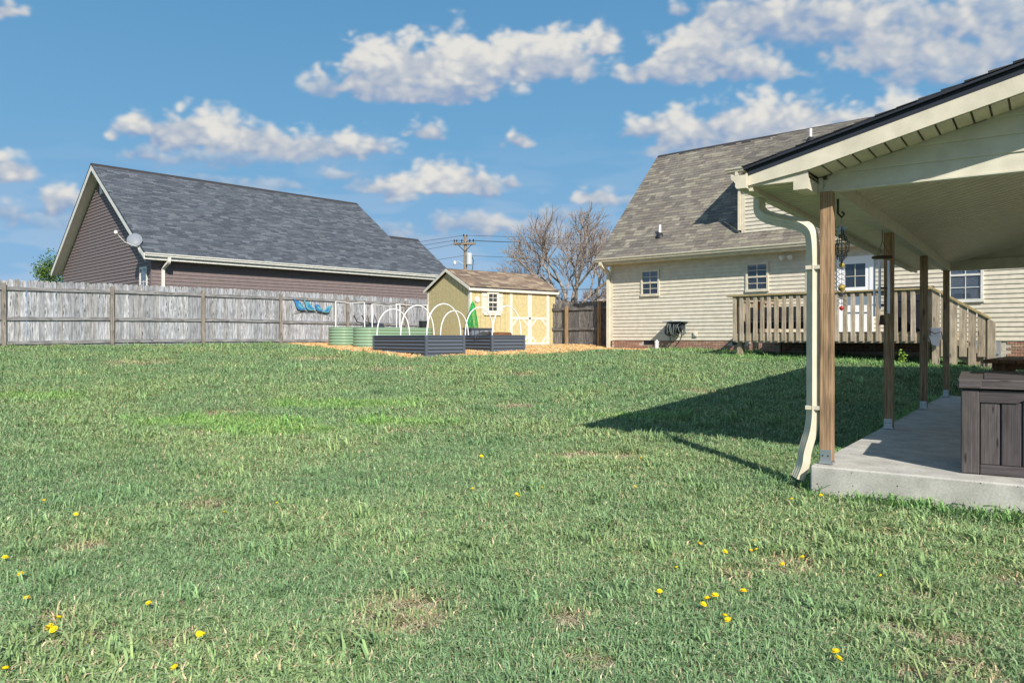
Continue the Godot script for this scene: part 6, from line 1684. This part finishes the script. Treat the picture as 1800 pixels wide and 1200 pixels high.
func make_far() -> void:
	bare_tree("tall spreading leafless tree rising behind the short dark fence", P(4.35, 1.0, 55.0), 11.3, 5, 6, [[0.05, 1, 0.1, 0.19, 0.24], [-0.75, 0.9, 0.2, 0.15, 0.24], [0.75, 1, -0.3, 0.17, 0.23], [-0.35, 1.1, -0.6, 0.18, 0.23], [0.3, 0.9, 0.7, 0.16, 0.22], [-1.0, 0.5, -0.1, 0.14, 0.22], [1.0, 0.6, 0.2, 0.15, 0.20]])
	bare_tree("wide low leafless tree leaning over the shed roof", P(1.0, 1.0, 60.0), 7.0, 8, 6, [[-0.7, 0.9, 0.1, 0.16, 0.24], [0.5, 1, 0.3, 0.17, 0.22], [-0.1, 1, -0.5, 0.19, 0.22], [-1.0, 0.5, 0.1, 0.12, 0.24], [0.9, 0.6, -0.2, 0.14, 0.22]])
	bare_tree("small leafless tree showing its tips over the shed ridge", P(-2.0, 1.0, 66.0), 6.4, 12, 6, [[-0.6, 1, 0.1, 0.18, 0.22], [0.5, 1, 0.2, 0.17, 0.22], [0.0, 1, -0.4, 0.19, 0.22], [0.2, 0.7, 0.7, 0.15, 0.22]])
	bare_tree("scrubby leafless tree close behind the corner of the cream house", P(7.6, 1.0, 62.0), 6.4, 21, 6, [[-0.5, 1, 0.1, 0.10, 0.22], [0.4, 1, 0.2, 0.12, 0.22], [0.0, 1, -0.4, 0.14, 0.22], [0.8, 0.7, 0.3, 0.1, 0.2], [-1.0, 0.6, 0.2, 0.1, 0.22]])
	bare_tree("low tangled leafless bush behind the short dark fence", P(3.0, 1.0, 48.0), 3.9, 31, 6, [[-0.8, 0.8, 0.1, 0.06, 0.22], [0.8, 0.8, 0.2, 0.06, 0.22], [0.0, 1, -0.4, 0.08, 0.22], [0.3, 1, 0.5, 0.08, 0.2]])
	bare_tree("low tangled leafless bush beside the cream house corner", P(6.0, 1.0, 50.0), 3.9, 37, 6, [[-0.8, 0.8, 0.1, 0.06, 0.22], [0.8, 0.8, 0.2, 0.06, 0.22], [0.0, 1, -0.4, 0.08, 0.22], [-0.3, 1, 0.5, 0.08, 0.2]])
	leafy("green_tree", "green leafy tree top behind the end of the brown house", P(-27.3, 1.0, 45.0), 0.85, 1.7, 3500, 0.11, Color(0.06, 0.13, 0.02), Color(0.14, 0.23, 0.04), 2.5, 3)
	leafy("shrub", "small green shrub growing in the shade under the deck", P(8.12, 0.62, 18.35) + Vector3(-0.55, 0, 0), 0.45, 0.28, 900, 0.06, Color(0.05, 0.12, 0.03), Color(0.10, 0.20, 0.05), 0.1, 5)
	leafy("weed", "yellow green weed growing at the edge of the deck shade", P(8.16, 0.60, 15.75), 0.12, 0.18, 160, 0.05, Color(0.16, 0.28, 0.04), Color(0.26, 0.38, 0.06), 0.05, 7)
	# utility pole
	var o := thing("utility_pole", "wooden utility pole with crossarm, transformer and lamp behind the shed", "utility pole", P(-3.7, 0.8, 60.0), -12)
	var m := MB.new(); m.lathe(Vector3.ZERO, [Vector2(0.17, -0.2), Vector2(0.15, 5.0), Vector2(0.12, 8.55), Vector2(0.001, 8.6)], 12); part(o, "pole", m, M.pole_wood)
	part(o, "crossarm", bx(Vector3(-0.95, 7.86, 0.11), Vector3(0.80, 8.02, 0.23)), M.pole_wood)
	part(o, "crossarm", bx(Vector3(-0.95, 7.86, -0.23), Vector3(0.80, 8.02, -0.11)), M.pole_wood)
	for s in [-1.0, 1.0]:
		var b := MB.new(); b.tube([Vector3(s * 0.55, 7.85, 0.15), Vector3(0, 7.3, 0.13)], 0.03, -1, 5); part(o, "brace", b, M.wire)
	for x in [-0.86, -0.66, -0.25, 0.4, 0.7]:
		var i := MB.new(); i.lathe(Vector3(x, 8.02, 0.17), [Vector2(0.03, 0), Vector2(0.03, 0.1), Vector2(0.07, 0.12), Vector2(0.06, 0.2), Vector2(0.03, 0.24), Vector2(0.001, 0.25)], 8); part(o, "insulator", i, M.wire)
	for y in [8.45, 8.5]:
		var i := MB.new(); i.lathe(Vector3(0.12 if y < 8.47 else -0.14, y, 0.0), [Vector2(0.03, 0), Vector2(0.06, 0.1), Vector2(0.04, 0.2), Vector2(0.001, 0.22)], 8); part(o, "insulator", i, M.wire)
	var t := MB.new(); t.lathe(Vector3(0.34, 6.25, 0.12), [Vector2(0.001, 0), Vector2(0.22, 0), Vector2(0.24, 0.05), Vector2(0.24, 0.85), Vector2(0.20, 0.92), Vector2(0.001, 0.94)], 14); part(o, "transformer", t, M.pole_grey)
	var c := MB.new(); c.tube([Vector3(0.5, 7.1, 0.1), Vector3(0.68, 6.6, 0.1), Vector3(0.62, 5.9, 0.1), Vector3(0.35, 5.72, 0.1), Vector3(0.1, 5.9, 0.1)], 0.03, -1, 5); part(o, "cable_loop", c, M.wire)
	var la := MB.new(); la.tube([Vector3(-0.12, 6.3, 0.1), Vector3(-0.5, 6.55, 0.1), Vector3(-0.8, 6.5, 0.1)], 0.03, -1, 6); part(o, "lamp_arm", la, M.pole_grey)
	var lh := MB.new(); lh.lathe(Vector3(-0.85, 6.25, 0.1), [Vector2(0.10, 0), Vector2(0.14, 0.1), Vector2(0.10, 0.28), Vector2(0.04, 0.36), Vector2(0.001, 0.37)], 10); part(o, "lamp_head", lh, M.pole_grey)
	part(o, "meter_box", bx(Vector3(-0.30, 4.9, 0.05), Vector3(-0.15, 5.75, 0.25)), M.pole_grey)
	# lines: from the pole away to both sides
	for q in [[-0.14, 8.6, -34.0, 5.2, 52.0, 36.0, 10.9, 70.0, "top power line strung over the pole's tip"], [-0.86, 8.2, -34.0, 4.6, 51.0, 35.0, 10.4, 70.0, "power line on the outer end of the crossarm"], [0.7, 8.2, -30.0, 4.3, 54.0, 37.0, 10.2, 72.0, "power line on the inner end of the crossarm"], [-0.1, 7.0, -34.0, 3.4, 52.0, 36.0, 8.8, 70.0, "lower cable strung below the crossarm"]]:
		var w := MB.new(); var pts := []
		var mid := P(-3.7 + q[0] * 0.97, 0.8 + q[1], 60.0)
		var a := P(q[2], q[3] + 0.8, q[4]); var b := P(q[5], q[6] + 0.8, q[7])
		for k in range(5, 13): pts.append(a.lerp(mid, k / 12.0) - Vector3(0, sin(PI * k / 12.0) * 0.7, 0))   # ends at the back of the slate roof
		for k in range(1, 13): pts.append(mid.lerp(b, k / 12.0) - Vector3(0, sin(PI * k / 12.0) * 0.7, 0))
		for k in pts.size(): pts[k] -= mid
		w.tube(pts, 0.014, -1, 4)
		solo("power_line", q[8], "power line", w, M.wire, mid, 0, "overhead lines")
	for q in [[4.6, "upper cable crossing in front of the leafless trees"], [3.75, "lower cable crossing in front of the leafless trees"]]:
		var w := MB.new(); var pts := []
		for k in 13: pts.append(Vector3(-9 + k * 2.0, -sin(PI * k / 12.0) * 0.15 + k * 0.03, 0))
		w.tube(pts, 0.02, -1, 4)
		solo("power_line", q[1], "power line", w, M.wire, P(4.0, q[0], 52.0), 0, "overhead lines")

# ------------------------------------------------------------------
func _ready() -> void:
	R.seed = 7
	var cam := Camera3D.new(); cam.name = "camera"; add_child(cam)
	cam.position = Vector3(0, EYE, 0)
	cam.fov = rad_to_deg(2.0 * atan(600.0 / F)); cam.near = 0.05; cam.far = 2000.0
	cam.rotation.x = -atan((600.0 - HOR) / F)
	cam.current = true
	var we := WorldEnvironment.new(); we.name = "environment"; add_child(we)
	var env := Environment.new(); we.environment = env
	env.background_mode = Environment.BG_SKY
	env.sky = Sky.new(); env.sky.sky_material = make_sky()
	env.background_energy_multiplier = 0.80
	env.tonemap_mode = Environment.TONE_MAPPER_LINEAR
	env.tonemap_exposure = 1.3
	env.sdfgi_enabled = true; env.ssao_enabled = true; env.ssil_enabled = true
	var sun := DirectionalLight3D.new(); sun.name = "sun"; add_child(sun)
	sun.look_at_from_position(Vector3(0.294, 0.727, 0.956) * 30.0, Vector3.ZERO)
	sun.light_energy = 1.55; sun.light_color = Color(1.0, 0.965, 0.91); sun.light_angular_distance = 0.5; sun.shadow_enabled = true

	make_materials()
	make_ground()
	make_house()
	make_neighbour()
	make_fences()
	make_porch()
	make_deck()
	make_shed()
	make_beds()
	make_far()
	make_grass()
	make_dandelions()
